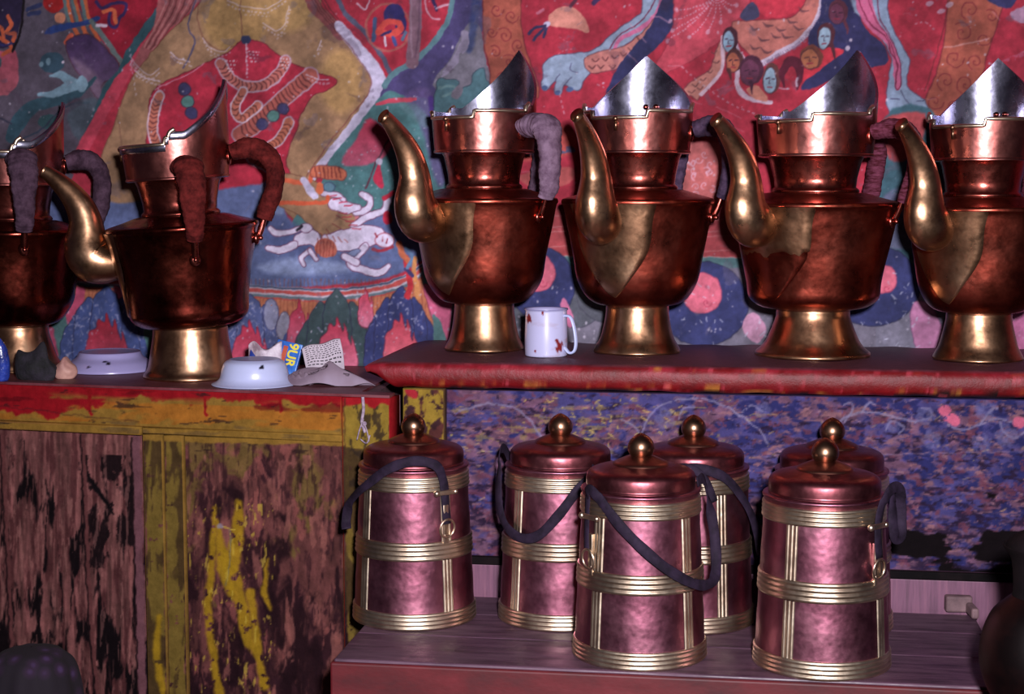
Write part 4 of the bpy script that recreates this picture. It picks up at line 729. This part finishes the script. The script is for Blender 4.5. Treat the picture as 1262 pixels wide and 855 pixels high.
        def wr2(j, a): return 1+.022*math.sin(j*.95+a*1.0)+.05*math.sin(2*a+j*.09+ph_)+.035*math.sin(3*a-j*.17)+.03*math.sin(j*.33+ph_)
        bigR = R
        mesh('handle_wrap', *tube([tuple(p) for p in dense], rd, 22, (0, 1, 0), rf=wr2), M_CL[wrap], root, M=bigR@D)
        pin = cr([(103, 200+hz), (102, 192+hz), (99, 182+hz), (96, 174+hz), (93, 168+hz)], 3)
        mesh('handle_pin', *join(tube([(a*W, 0, z*s) for a, z in pin], 4*s, 10), sphere((90*W, 0, (165+hz)*s), 7*s, 14, 8, (.6, 1, 1.1)), sphere((95.5*W, 0, (165+hz)*s), 3*s, 10, 8)), M_COP_JUG, root, M=bigR@D)
        mesh('handle_bracket', *join(tube([(62*W, 0, (272+hz)*s), (74*W, 0, (275+hz)*s)], 5*s, 10), sphere((Rz(272)*W, 0, (266+hz)*s), 8*s, 14, 8, (.35, 1, 1.3))), M_COP_JUG, root, M=bigR@D)
    return root
ZS = 1.0
make_jug(25, 455, ZC, 358, 'copper jug cut by the left edge of the picture, beside the blue bag', foot=(52, 50, 42, 36), fh=56, H=62, step=90, wrap='mauve', body=M_COP_DARK, fold=True, sc=.97, near=-82, wid=.93, hz=-10)
make_jug(236, 464, ZC, -10, 'copper jug leaning left on the cabinet between two upturned enamel dishes', foot=(58, 54, 49, 45), fh=62, tilt=-3.6, H=74, step=90, wrap='red', body=M_COP_DARK, near=-72, wid=.99, hz=0, hzn=-18, sh=(-8, -8), spz=-13, ph=(0, 10), fold=True)
make_jug(597, 430, ZS, 46, 'leftmost jug on the red board, with a fat pale mauve cloth handle', foot=(49, 46, 40, 36.5), H=86, wrap='grey', wid=.98, sc=.99, back=True, near=-88, ph=(-16, 0))
make_jug(785, 433, ZS, 66, 'copper jug just right of the white mug, its silver hood a broad triangle facing front', foot=(53, 50, 42, 38), H=80, ho=16, wrap='purple', silver_rivets=(16, 4), near=-76, wid=1.0, ph=(-8, 0))
make_jug(1001, 437, ZS, 53, 'large copper jug with the widest brass foot, second from the right', foot=(70, 64, 52, 44.5), H=90, wrap='stripe', wid=1.1, sc=1.0, torn=True, near=-78, ho=-6)
make_jug(1205, 442, ZS, 57, 'rightmost copper jug, with two round rivets in its tall silver hood', foot=(54, 51, 44, 39), H=86, ho=20, wrap='stripe', silver_rivets=(20, 10), wid=.99, near=-70, band=.98)

# ------------------------------------------------------------------ canisters
HB = .2025
def Rc(z): return .0797+(.0698-.0797)*z/HB
def make_canister():
    root = empty('copper_canister', (0, 0, 0))
    mesh('body', *lathe([(.03, .0015), (.078, .001), (Rc(0), .0)]+[(Rc(z)+.0003*math.sin(z*150), z) for z in np.linspace(.004, HB-.003, 16)]+[(Rc(HB)+.0022, HB-.002), (Rc(HB)+.0026, HB), (Rc(HB)+.0018, HB+.0014), (.064, HB+.001), (.060, HB-.002)], 72), M_COP_CAN, root)
    def band(z0, z1, nr):
        pr = [(Rc(z0)-.001, z0)]
        for i in range(nr*6+1):
            q = i/(nr*6); z = z0+(z1-z0)*q; pr.append((Rc(z)+.0009+.0014*abs(math.sin(q*nr*math.pi)), z))
        return lathe(pr+[(Rc(z1)-.001, z1)], 96)
    for z0, z1, nr in ((0, .0215, 4), (.0885, .1125, 4), (.176, .196, 4)): mesh('brass_band', *band(z0, z1, nr), M_BRASS_BAND, root)
    for a0 in (0, 90, 180, 270):
        for za, zb in ((.0215, .0885), (.1125, .176)):
            V = []; Fc = []; m_ = 18
            for z in np.linspace(za, zb, 9):
                for i in range(m_+1):
                    q = i/m_; a = math.radians(a0)+(q-.5)*.0155/Rc(z); r = Rc(z)+(.0004 if i in (0, m_) else .0009+.0012*abs(math.sin(q*3*math.pi))); V.append((r*math.cos(a), r*math.sin(a), z))
            for j in range(8):
                for i in range(m_): Fc.append((j*(m_+1)+i, j*(m_+1)+i+1, (j+1)*(m_+1)+i+1, (j+1)*(m_+1)+i))
            mesh('brass_strip', V, Fc, M_BRASS_BAND, root)
    s = .000985; z = HB/s
    lid = mesh('lid', *lathe([(q[0]*s, q[1]*s) for q in [(60, z+1), (66, z+1.2), (66.5, z+3)]]+[tuple(np.array(q)*s) for q in cr([(66.5, z+3), (66.6, z+14), (64.4, z+20.5), (57, z+25), (43, z+28), (33.5, z+29.6)], 4)]+[(32*s, (z+30.6)*s)], 64), M_COP_LID, root)
    mesh('lid_cone', *lathe([tuple(np.array(q)*s) for q in cr([(35, z+29), (33, z+32), (27, z+35), (19, z+38.5), (14, z+40.5), (12, z+42)], 3)], 48), M_COP_CONE, lid)
    mesh('knob', *lathe([tuple(np.array(q)*s) for q in cr([(10, z+39), (13.4, z+41), (15.8, z+45.5), (16.4, z+51), (14.4, z+57.5), (9.6, z+63), (4, z+66.6), (.01, z+68)], 4)], 32), M_BRASS_OLD, lid)
    return root
def copy_tree(o, parent=None):
    q = o.copy(); COL.objects.link(q); q.parent = parent
    for ch in [x for x in bpy.data.objects if x.parent == o]: copy_tree(ch, q)
    return q
proto = make_canister(); proto_kids = None
# (px, py, strip angle, label)
cans = [(511, 758, 34, 'leftmost copper canister, its leather strap lying across the lid front'), (690, 759, 222, 'copper canister second from the left in the back row, strap looping down its front'),
        (853, 757, 30, 'back row copper canister with a dented round knob, behind the middle front one'), (1020, 762, 60, 'copper canister almost hidden behind the right front one'),
        (788, 804, 48, 'middle front copper canister with a strap running diagonally down to the right'), (1012, 815, 60, 'right front copper canister with a bunched strap and ring at its right')]
cobj = []
bases = []
for i, (px, py, a, lb) in enumerate(cans):
    P = atz(px, py, ZB-.0006); P[2] = ZB; P[1] = min(P[1], -.2415-.0845)
    o = proto if i == 0 else copy_tree(proto)
    o.location = tuple(P); o.rotation_euler = (0, 0, math.radians(-90+a)+vaz(px)); o['v'] = vaz(px); tag(o, lb, 'canister', 'brass banded copper canisters on the bench'); cobj.append(o)
def sp_(can, pts, hw=.0064, th=.0011):
    o = cobj[can]; P = []; Nn = []
    for a, z, e in cr(pts, 7):
        ar = math.radians(a)+o['v']-o.rotation_euler.z; r = (Rc(z) if z < HB else .0715)+.0034+e; P.append((r*math.cos(ar), r*math.sin(ar), z)); ac = math.radians(-90)+o['v']-o.rotation_euler.z; q = min(1, max(0, (e-.006)/.006)); Nn.append((math.cos(ar)*(1-q)+math.cos(ac)*q, math.sin(ar)*(1-q)+math.sin(ac)*q, .15))
    mesh('leather_strap', *ribbon(P, Nn, hw, th), M_LEATHER, o)
def fit_(can, a, zb, zr0):
    o = cobj[can]; ar = math.radians(a)+o['v']-o.rotation_euler.z; Rm = Matrix.Rotation(ar, 4, 'Z'); r = Rc(zb)+.006
    mesh('buckle', *join(box(r-.001, r+.003, -.0125, .0125, zb-.003, zb+.003, .001), sphere((r+.001, -.0145, zb), .0042, 12, 8), sphere((r+.001, .0135, zb), .0036, 12, 8)), M_BRASS_BAND, o, M=Rm)
    rr = Rc(zr0)+.0065; ring = [(rr+.0035*math.cos(t)*.4, .0108*math.sin(t), zr0+.0118*math.cos(t)) for t in np.linspace(0, 2*math.pi, 33)]
    mesh('ring', *tube(ring, .0016, 8, (1, 0, 0), cap=False), M_BRASS_BAND, o, M=Rm)
    mesh('staple', *join(box(r-.005, r+.001, -.003, .003, zr0-.014, zr0-.008, .001), box(Rc(zr0)-.001, Rc(zr0)+.004, -.004, .004, zr0-.02, zr0+.03, .001)), M_BRASS_BAND, o, M=Rm)
sp_(0, [(-57, .135, .001), (-58, .16, .001), (-60, .19, .002), (-68, .211, .003), (-84, .2185, .002), (-100, .216, .002), (-118, .205, .003), (-138, .186, .004), (-158, .168, .006), (-172, .15, .01), (-176, .13, .012), (-170, .12, .012)]); fit_(0, -58, .176, .130)
sp_(1, [(-205, .198, -.004), (-190, .220, .0), (-178, .216, .005), (-168, .18, .008), (-160, .15, .008), (-146, .128, .006), (-128, .118, .004), (-110, .124, .004), (-92, .15, .004), (-76, .178, .004), (-64, .194, .004), (-56, .203, .0), (-50, .207, -.006)])
sp_(4, [(-148, .200, .002), (-140, .209, .003), (-126, .196, .003), (-108, .172, .004), (-88, .146, .005), (-68, .122, .006), (-46, .103, .006), (-26, .094, .008), (-10, .098, .012), (0, .118, .014), (4, .15, .013), (4, .18, .009), (0, .205, .004), (-8, .217, 0), (-22, .215, -.003)])
sp_(4, [(-146, .200, .002), (-146, .18, .002), (-145, .15, .0022), (-144, .136, .002)], .005); fit_(4, -140, .176, .126)
sp_(2, [(-100, .209, -.004), (-84, .212, .001), (-60, .2, .004), (-40, .172, .006), (-24, .14, .008), (-14, .11, .010), (-8, .09, .011)])
sp_(2, [(-120, .206, -.006), (-96, .213, 0), (-80, .2, .004), (-70, .17, .004)], .005)
sp_(5, [(-36, .138, .002), (-37, .17, .002), (-34, .196, .004), (-24, .214, .006), (-12, .216, .010), (-3, .2, .013), (0, .175, .014), (-6, .158, .013), (-16, .158, .01), (-20, .18, .009), (-12, .202, .007), (6, .206, .004)], .0068); fit_(5, -38, .176, .126)

# ------------------------------------------------------------------ small things
def lathe_obj(name, prof, mat, parent, seg=56, rf=None): return mesh(name, *lathe(prof, seg, rf), mat, parent)
# mug
P0 = atz(673, 438, ZS); s = depth(P0)/F
mug = empty('enamel_mug', tuple(P0), math.radians(8), label='chipped white enamel mug standing on the red shelf board', cat='mug')
mb = lathe_obj('mug_body', [(.0005, .8*s), (22*s, .6*s), (25*s, 0), (26*s, 1.2*s)]+[(26*s+.4*s*math.sin(q*5), (3+q*53)*s) for q in np.linspace(0, 1, 40)]+[(27.2*s, 57*s), (27*s, 58.4*s), (25.6*s, 58*s), (24.6*s, 54*s), (24*s, 10*s), (.0005, 4*s)], M_ENAMEL, mug, 120)
V = verts(mb); colr = np.tile(lin((176, 174, 208)), (len(V), 1)); nz_ = vnoise(200, 200, 30, 5, 3); ang = np.degrees(np.arctan2(V[:, 1], V[:, 0])); zz = V[:, 2]/s
st = nz_[np.clip(zz*3, 0, 199).astype(int), ((ang+180)*.55).astype(int) % 200]; mk = sstep(.56, .72, st)*sstep(58, 20, zz)*.45; colr = colr*(1-mk[:, None])+lin((150, 110, 100))*mk[:, None]
for a0, z0, ra, rz in ((-146, 47, 13, 5.5), (-52, 13, 12, 7), (-60, 20, 8, 3), (-100, 55, 3, 3), (-120, 8, 3, 2)):
    d2 = np.hypot((ang-a0)/ra, (zz-z0)/rz)+.25*np.sin(ang*.4+zz*.5); mk = 1-sstep(.8, 1.05, d2); colr = colr*(1-mk[:, None])+lin((116, 28, 30))*mk[:, None]
mk = sstep(56.4, 57.2, zz)[:, None]*.8; colr = colr*(1-mk)+lin((110, 106, 150))*mk; set_col(mb, colr)
hd = mesh('mug_handle', *tube([tuple(q) for q in cr([(24*s, 0, 50*s), (33*s, 0, 49*s), (38*s, 0, 38*s), (41*s, 0, 20*s), (39*s, 0, 8*s), (32*s, 0, 5*s), (25*s, 0, 12*s)], 5)], (3.6*s, 1.7*s), 12, (0, 1, 0)), M_ENAMEL, mug, M=Matrix.Rotation(math.radians(-28), 4, 'Z')); set_col(hd, np.tile(lin((178, 186, 226)), (len(hd.data.vertices), 1)))
def bowl(px, py, zb, prof, base, topc, chips, label, seed):
    P0 = atz(px, py, zb); s = depth(P0)/F; root = empty('enamel_bowl', tuple(P0), 0, label=label, cat='bowl')
    o = lathe_obj('bowl_shell', [tuple(np.array(q)*s) for q in prof], M_ENAMEL, root, 120); V = verts(o); ang = np.degrees(np.arctan2(V[:, 1], V[:, 0])); r = np.hypot(V[:, 0], V[:, 1])/s; z = V[:, 2]/s
    cc = np.tile(lin(base), (len(V), 1)); mk = (sstep(-1.4, -.2, z-max(q[1] for q in prof))*(r < 40))[:, None]; cc = cc*(1-mk)+lin(topc)*mk
    for a0, z0, ra, rz in chips:
        m_ = 1-sstep(.7, 1.1, np.hypot((ang-a0)/ra, (z-z0)/rz)); cc = cc*(1-m_[:, None])+lin((24, 20, 34))*m_[:, None]
    m_ = (1-sstep(0, 1.2, z))[:, None]*.75; cc = cc*(1-m_)+lin((60, 58, 100))*m_; set_col(o, cc); return root
fine = lambda P: [tuple(q) for q in cr(P, 7)]
bowl(314, 473.3, ZC, [(47, .2), (52.5, .2)]+fine([(53, 1), (47, 4), (42.5, 9), (40.5, 18), (37, 27), (31, 31), (29, 31.5), (20, 31.2), (.01, 31.2)]), (180, 186, 222), (168, 174, 214), [(-58, 25, 3.5, 3), (-62, 24, 2.5, 2)], 'pale blue-white enamel bowl upturned in front of the crumpled cloth', 4)
bowl(136, 456, ZC, [(44, .2), (53, .2)]+fine([(55, 1), (54, 4), (48, 11), (40, 17), (37, 23), (35, 24), (33, 23), (20, 22.6), (.01, 22.6)]), (152, 144, 190), (104, 84, 118), [(-70, 13, 4, 1.8), (-98, 9, 2.5, 1.6), (-76, 15, 5, 1.2)], 'greyish lilac enamel plate turned upside down beside the blackened cloth', 5)
M_BAG = simple('blue_plastic', [(.35, (22, 34, 96)), (.6, (44, 66, 160)), (.75, (120, 130, 200))], 40, .25, bs=.8, bd=.003, bscale=60, spec=.8)
M_BLACKCL = simple('black_cloth', [(.4, (10, 8, 12)), (.7, (36, 28, 42))], 60, .85, bs=.6, bd=.003)
def lumpobj(name, px, py, zb, r, sq, amp, mat, label, cat, seed, lobes=()):
    P0 = atz(px, py, zb); s = depth(P0)/F; V, Fc = sphere((0, 0, 0), 1, 64, 40); rg = np.random.default_rng(seed); ks = rg.normal(size=(14, 3))*3.2; phs = rg.uniform(0, 6, 14); out = []
    for p in V:
        v = np.array(p); d = 1+amp*sum(math.sin(ks[i]@v+phs[i])/(1+i*.25) for i in range(14))*.35; q = v*d*np.array(sq)
        for (lx, lz, lr, lh) in lobes:
            g = math.exp(-((v[0]-lx)**2)/(lr*lr))*max(0, v[2]); q[2] += lh*g
        q[2] = max(q[2], -.62*sq[2]); out.append(tuple(q*r*s))
    mz = min(p[2] for p in out); o = mesh(name, [(p[0], p[1], p[2]-mz) for p in out], Fc, mat); o.location = tuple(P0); tag(o, label, cat); return o
lumpobj('plastic_bag', 0, 467, ZC, 22, (.85, .6, 1.6), .22, M_BAG, 'crumpled shiny blue plastic bag at the left edge of the cabinet top', 'bag', 1).location.y -= .02
lumpobj('crumpled_cloth', 44, 468, ZC, 28, (1.0, .42, .75), .3, M_BLACKCL, 'blackened crumpled cloth lump in front of the leftmost jug foot', 'cloth', 5, ((.4, 0, .25, .45), (-.75, 0, .2, .35)))
gb = lumpobj('garlic_bulb', 81, 466, ZC, 14, (1, .9, .95), .1, simple('dull_pink', [(.3, (150, 104, 100)), (.7, (196, 150, 136))], 40, .6), 'small pinkish brown round bulb beside the upturned lilac plate', 'bulb', 9, ((0, 0, .3, .5),))
# cloth with holes, heaped
def sheet(name, pts_fn, nu, nv, mat, parent, th=.0012, holes=None):
    V = []; Fc = []
    for j in range(nv+1):
        for i in range(nu+1): V.append(pts_fn(i/nu, j/nv))
    n = len(V); V += [(x, y, z-th) for x, y, z in V]
    keep = lambda i, j: not (holes and holes((i+.5)/nu, (j+.5)/nv))
    for j in range(nv):
        for i in range(nu):
            if keep(i, j):
                q = (j*(nu+1)+i, j*(nu+1)+i+1, (j+1)*(nu+1)+i+1, (j+1)*(nu+1)+i); Fc.append(q); Fc.append(tuple(n+x for x in reversed(q)))
                for (di, dj, a, b_) in ((0, -1, q[0], q[1]), (1, 0, q[1], q[2]), (0, 1, q[2], q[3]), (-1, 0, q[3], q[0])):
                    ii, jj = i+di, j+dj
                    if ii < 0 or jj < 0 or ii >= nu or jj >= nv or not keep(ii, jj): Fc.append((b_, a, n+a, n+b_))
    return mesh(name, V, Fc, mat, parent)
P0 = atz(406, 474, ZC); s = depth(P0)/F
M_GCL = simple('grey_cloth', [(.3, (96, 76, 88)), (.55, (130, 112, 128)), (.8, (152, 138, 160))], 14, .8, bs=.3, bd=.001, bscale=120, detail=3)
clo = empty('crumpled_hat', tuple(P0), math.radians(-4), label='grey crumpled cloth hat with dark holes, right of the blue-white bowl', cat='hat')
def capf(u_, v_):      # brim lies toward the camera
    a = math.pi*(1.02+.96*u_); R0 = 59*(1+.05*math.sin(9*u_)); x = R0*math.cos(a)*(1-v_*.92); y = (24+5*math.sin(u_*7))*math.sin(a)*(1-v_)-0
    z = 3+23*math.sin(min(1, v_*1.25)*1.5708)**.85*(1+.12*math.sin(u_*13))*math.sin(math.pi*min(1, u_*1.05+.02))**.35+3*math.sin(u_*9+v_*4)*v_+2.5*math.sin(u_*17)*(1-v_); return (x*s, y*s, max(1.6, z)*s)
hole = lambda u_, v_: ((u_-.36)/.06)**2+((v_-.42)/.09)**2 < 1 or ((u_-.47)/.045)**2+((v_-.52)/.12)**2 < 1 or ((u_-.72)/.03)**2+((v_-.3)/.04)**2 < 1
sheet('brim', capf, 60, 24, M_GCL, clo, .001, hole)
def crown_shade(u_, v_):
    a = math.pi*u_; x = 50*math.cos(a)*(1-v_*.9); y = 17*math.sin(a)*(1-v_)+1; z = 1.5+17*math.sin(min(1, v_*1.25)*1.5708)**.85+1.5*math.sin(u_*11)*math.sin(v_*3); return (x*s*.86, (y+3)*s, max(1.6, z)*s)
sheet('crown_shade', crown_shade, 50, 20, M_BLACKCL, clo, .001)  # inner crown coloured near-black to stand in for shade inside the brim holes
o = mesh('rag', *sphere((-30*s, -9*s, 8*s), 1, 40, 24, (19*s, 10*s, 8*s)), M_GCL, clo)
for v in o.data.vertices: q = v.co; q.z += 1.8*s*math.sin(q.x/s*.7)+1.2*s*math.sin(q.y/s*1.1+q.x/s*.3); q.z = max(q.z, .6*s)
# printed scrap
M_PAPER = simple('paper', [(.4, (170, 158, 170)), (.6, (192, 180, 192))], 20, .8, bs=.1)
P1 = atz(392, 458, ZC+.02)
P1 = aty(399, 450, -.135)
pap = empty('newspaper_scrap', (P1[0], P1[1], ZC+.0005), math.radians(10), label='curved torn scrap of printed paper standing up behind the grey cap', cat='paper')
def papf(u_, v_): return ((-22+48*u_-6*v_)*s, (8*math.sin(u_*2.4)+6*v_)*s, ((v_*26+13)*(1 if v_ > 0 else 0)+(15*u_-4*u_*u_+1.5*math.sin(u_*9))*min(1, v_*3)+.5)*s)
sheet('printed_sheet', papf, 24, 12, M_PAPER, pap, .0005)
M_INK = simple('ink', [(.4, (40, 34, 44)), (.6, (60, 52, 60))], 30, .8, bs=0)
parts = []
for i in range(9):
    vv = .12+i*.095; j = 0; uu = .06
    while uu < .92:
        L_ = rng.uniform(.03, .09); a = np.array(papf(uu, vv)); b_ = np.array(papf(min(.94, uu+L_), vv)); a2 = np.array(papf(uu, vv+.035)); b2 = np.array(papf(min(.94, uu+L_), vv+.035)); dd = np.array([0, -.0003, .0001])
        parts.append(([tuple(q+dd) for q in (a, b_, b2, a2)], [(0, 1, 2, 3)])); uu += L_+.03
mesh('print_lines', *join(*parts), M_INK, pap, smooth=False)
# blue packet
P1 = atz(357, 452, ZC+.004); P1 = aty(354, 450, -.10); pk = empty('blue_packet', (P1[0], P1[1], ZC+.0015), 0, label='small bright blue packet with yellow letters behind the blue-white bowl', cat='packet')
M_BLUEP = simple('packet_blue', [(.3, (24, 66, 150)), (.6, (50, 110, 196)), (.75, (150, 190, 226))], 60, .35, bs=.3, bd=.0006)
TP = Matrix.Translation((0, 0, 24.5*s)) @ Matrix.Rotation(math.radians(-14), 4, 'X') @ Matrix.Rotation(math.radians(12), 4, 'Y')
mesh('packet_body', *box(-17*s, 17*s, -2.5*s, 2.5*s, -22*s, 19*s, .0012), M_BLUEP, pk, M=TP, smooth=False)
mesh('red_patch', *box(-7*s, -1*s, -2.8*s, -2.4*s, -8*s, 13*s), simple('packet_red', [(.4, (170, 70, 50)), (.6, (190, 90, 60))], 30, .4), pk, M=TP, smooth=False)
tcu = bpy.data.curves.new('t', 'FONT'); tcu.body = '9UR'; tcu.size = 17*s; tcu.extrude = .0002; tcu.offset = .0005; tcu.align_x = 'CENTER'; tcu.align_y = 'CENTER'
to = bpy.data.objects.new('t', tcu); COL.objects.link(to); dg = bpy.context.evaluated_depsgraph_get(); tm = bpy.data.meshes.new_from_object(to.evaluated_get(dg)); bpy.data.objects.remove(to)
tm.materials.clear(); tm.materials.append(simple('packet_yellow', [(.4, (214, 196, 60)), (.6, (226, 210, 70))], 30, .4)); tm.transform(TP @ Matrix.Translation((6*s, -2.9*s, 3*s)) @ Matrix.Rotation(math.radians(90), 4, 'X') @ Matrix.Rotation(math.radians(-90), 4, 'Z'))
lt = bpy.data.objects.new('lettering', tm); COL.objects.link(lt); lt.parent = pk
P1 = aty(325, 447, -.125); wr_ = empty('torn_wrapper', (P1[0], P1[1], ZC+.0003), 0, label='torn blue and white wrapper behind the white bowl', cat='wrapper')
def wf(u_, v_): return ((-22+44*u_)*s, (5*math.sin(u_*6+v_*2)+3*v_)*s, (v_*(41+5*math.sin(u_*8))+.8)*s)
sheet('wrapper', wf, 24, 14, simple('wrapper_white', [(.42, (150, 130, 144)), (.5, (190, 176, 190)), (.62, (206, 196, 206))], 30, .5, bs=.6, bd=.002), wr_, .0005)
mesh('blue_flap', [(-19*s, -8*s, 1*s), (-2*s, -9.5*s, 1*s), (-5*s, -9*s, 24*s), (-14*s, -9*s, 37*s), (-17*s, -8*s, 24*s), (-19*s, -6.4*s, .9*s), (-2*s, -7.9*s, .9*s), (-5*s, -7.6*s, 24*s), (-14*s, -7.6*s, 37*s), (-17*s, -6.6*s, 24*s)], [(0, 1, 2, 3, 4), (9, 8, 7, 6, 5), (0, 5, 6, 1), (1, 6, 7, 2), (2, 7, 8, 3), (3, 8, 9, 4), (4, 9, 5, 0)], simple('wrapper_blue', [(.4, (22, 42, 120)), (.6, (30, 60, 150))], 30, .4), wr_, smooth=False)
# string on the post
us_, z_s = uz(447, 487, .004); M_STR = simple('string', [(.4, (130, 110, 130)), (.6, (164, 146, 160))], 200, .9)
def cp(x, y, off): a, z = uz(x, y, off); Pq = A+u*a+nrm*off; return (Pq[0], Pq[1], z)
st1 = [cp(447, 489, .006), cp(448, 505, .005), cp(446, 520, .005), cp(450, 533, .006)]
so = mesh('knotted_string', *join(tube(cr(st1, 5), .0022, 8, (1, 0, 0)), tube(cr([cp(448, 520, .006), cp(452, 530, .008), cp(455, 544, .006)], 5), .001, 6, (1, 0, 0)), tube(cr([cp(448, 516, .006), cp(443, 530, .008), cp(440, 542, .006)], 5), .001, 6, (1, 0, 0)), tube(cr([cp(444, 541, .006), cp(452, 546, .008), cp(456, 536, .007)], 5), .001, 6, (1, 0, 0)), sphere(cp(449, 522, .007), .0035, 10, 8)), M_STR)
tag(so, 'pale string knotted over the yellow corner post of the cabinet', 'string')

# ------------------------------------------------------------------ dark pot at right, bundle at lower left
PP = aty(1282, 792, -.68); st_ = empty('round_stool', (PP[0], PP[1], 0), label='dark stool under the big blackened pot at the right', cat='stool')
zt = PP[2]-.076
mesh('seat', *lathe([(.001, zt-.03), (.062, zt-.03), (.066, zt-.026), (.066, zt-.004), (.062, zt), (.001, zt)], 40), M_BLACKWOOD, st_)
for a in (45, 135, 225, 315): mesh('leg', *tube([(.055*math.cos(math.radians(a)), .055*math.sin(math.radians(a)), 0), (.042*math.cos(math.radians(a)), .042*math.sin(math.radians(a)), zt-.028)], .009, 12, (1, 0, .1)), M_BLACKWOOD, st_)
PS = .89
pot = empty('soot_black_pot', (PP[0], PP[1], zt), label='big round blackened metal pot cut off by the right edge beside the bench', cat='pot')
mesh('pot_body', *lathe([tuple(q) for q in cr([(.001, 0), (.03, 0), (.052, .014), (.068, .05), (.069, .085), (.058, .118), (.042, .135), (.034, .142)], 5)], 56), M_DARKPOT, pot, M=Matrix.Scale(PS, 4))
mesh('pot_neck', *lathe([tuple(q) for q in cr([(.034, .141), (.033, .155), (.036, .185), (.045, .2), (.046, .203), (.042, .2), (.032, .18)], 4)], 40), M_BLACKWOOD, pot, M=Matrix.Scale(PS, 4))
mesh('pot_lid', *lathe([tuple(q) for q in cr([(.043, .199), (.036, .212), (.016, .222), (.006, .226), (.01, .236), (.006, .244), (.0005, .246)], 4)], 36), M_BLACKWOOD, pot, M=Matrix.Scale(PS, 4))
PP = aty(40, 838, -.46)
bd = empty('cloth_bundle', (PP[0], PP[1], 0), label='dark purple flowered cloth bundle in front of the bare wood door', cat='bundle')
hh = aty(40, 797, -.46)[2]
def fold(r, z, a): return r*(1+.04*math.sin(7*a+z*9)+.03*math.sin(11*a-z*14))
m, t, bb = nt('flowered_purple_cloth'); tc = N(t, 'ShaderNodeTexCoord'); vr = N(t, 'ShaderNodeTexVoronoi'); vr.inputs['Scale'].default_value = 42; t.links.new(tc.outputs['Object'], vr.inputs['Vector'])
rp = ramp(t, vr.outputs['Distance'], [(.1, (58, 36, 74)), (.25, (36, 14, 40)), (.5, (18, 6, 20))]); t.links.new(rp.outputs[0], bb.inputs['Base Color']); bb.inputs['Roughness'].default_value = .9
mesh('bundle_cloth', *lathe([(.001, 0), (.085, 0), (.09, .02)]+[tuple(q) for q in cr([(.09, .05), (.085, .3), (.075, .45), (.066, hh-.1), (.055, hh-.03), (.04, hh-.008), (.02, hh-.002), (.001, hh)], 6)], 64, fold), m, bd)

for o in cobj: del o['v']
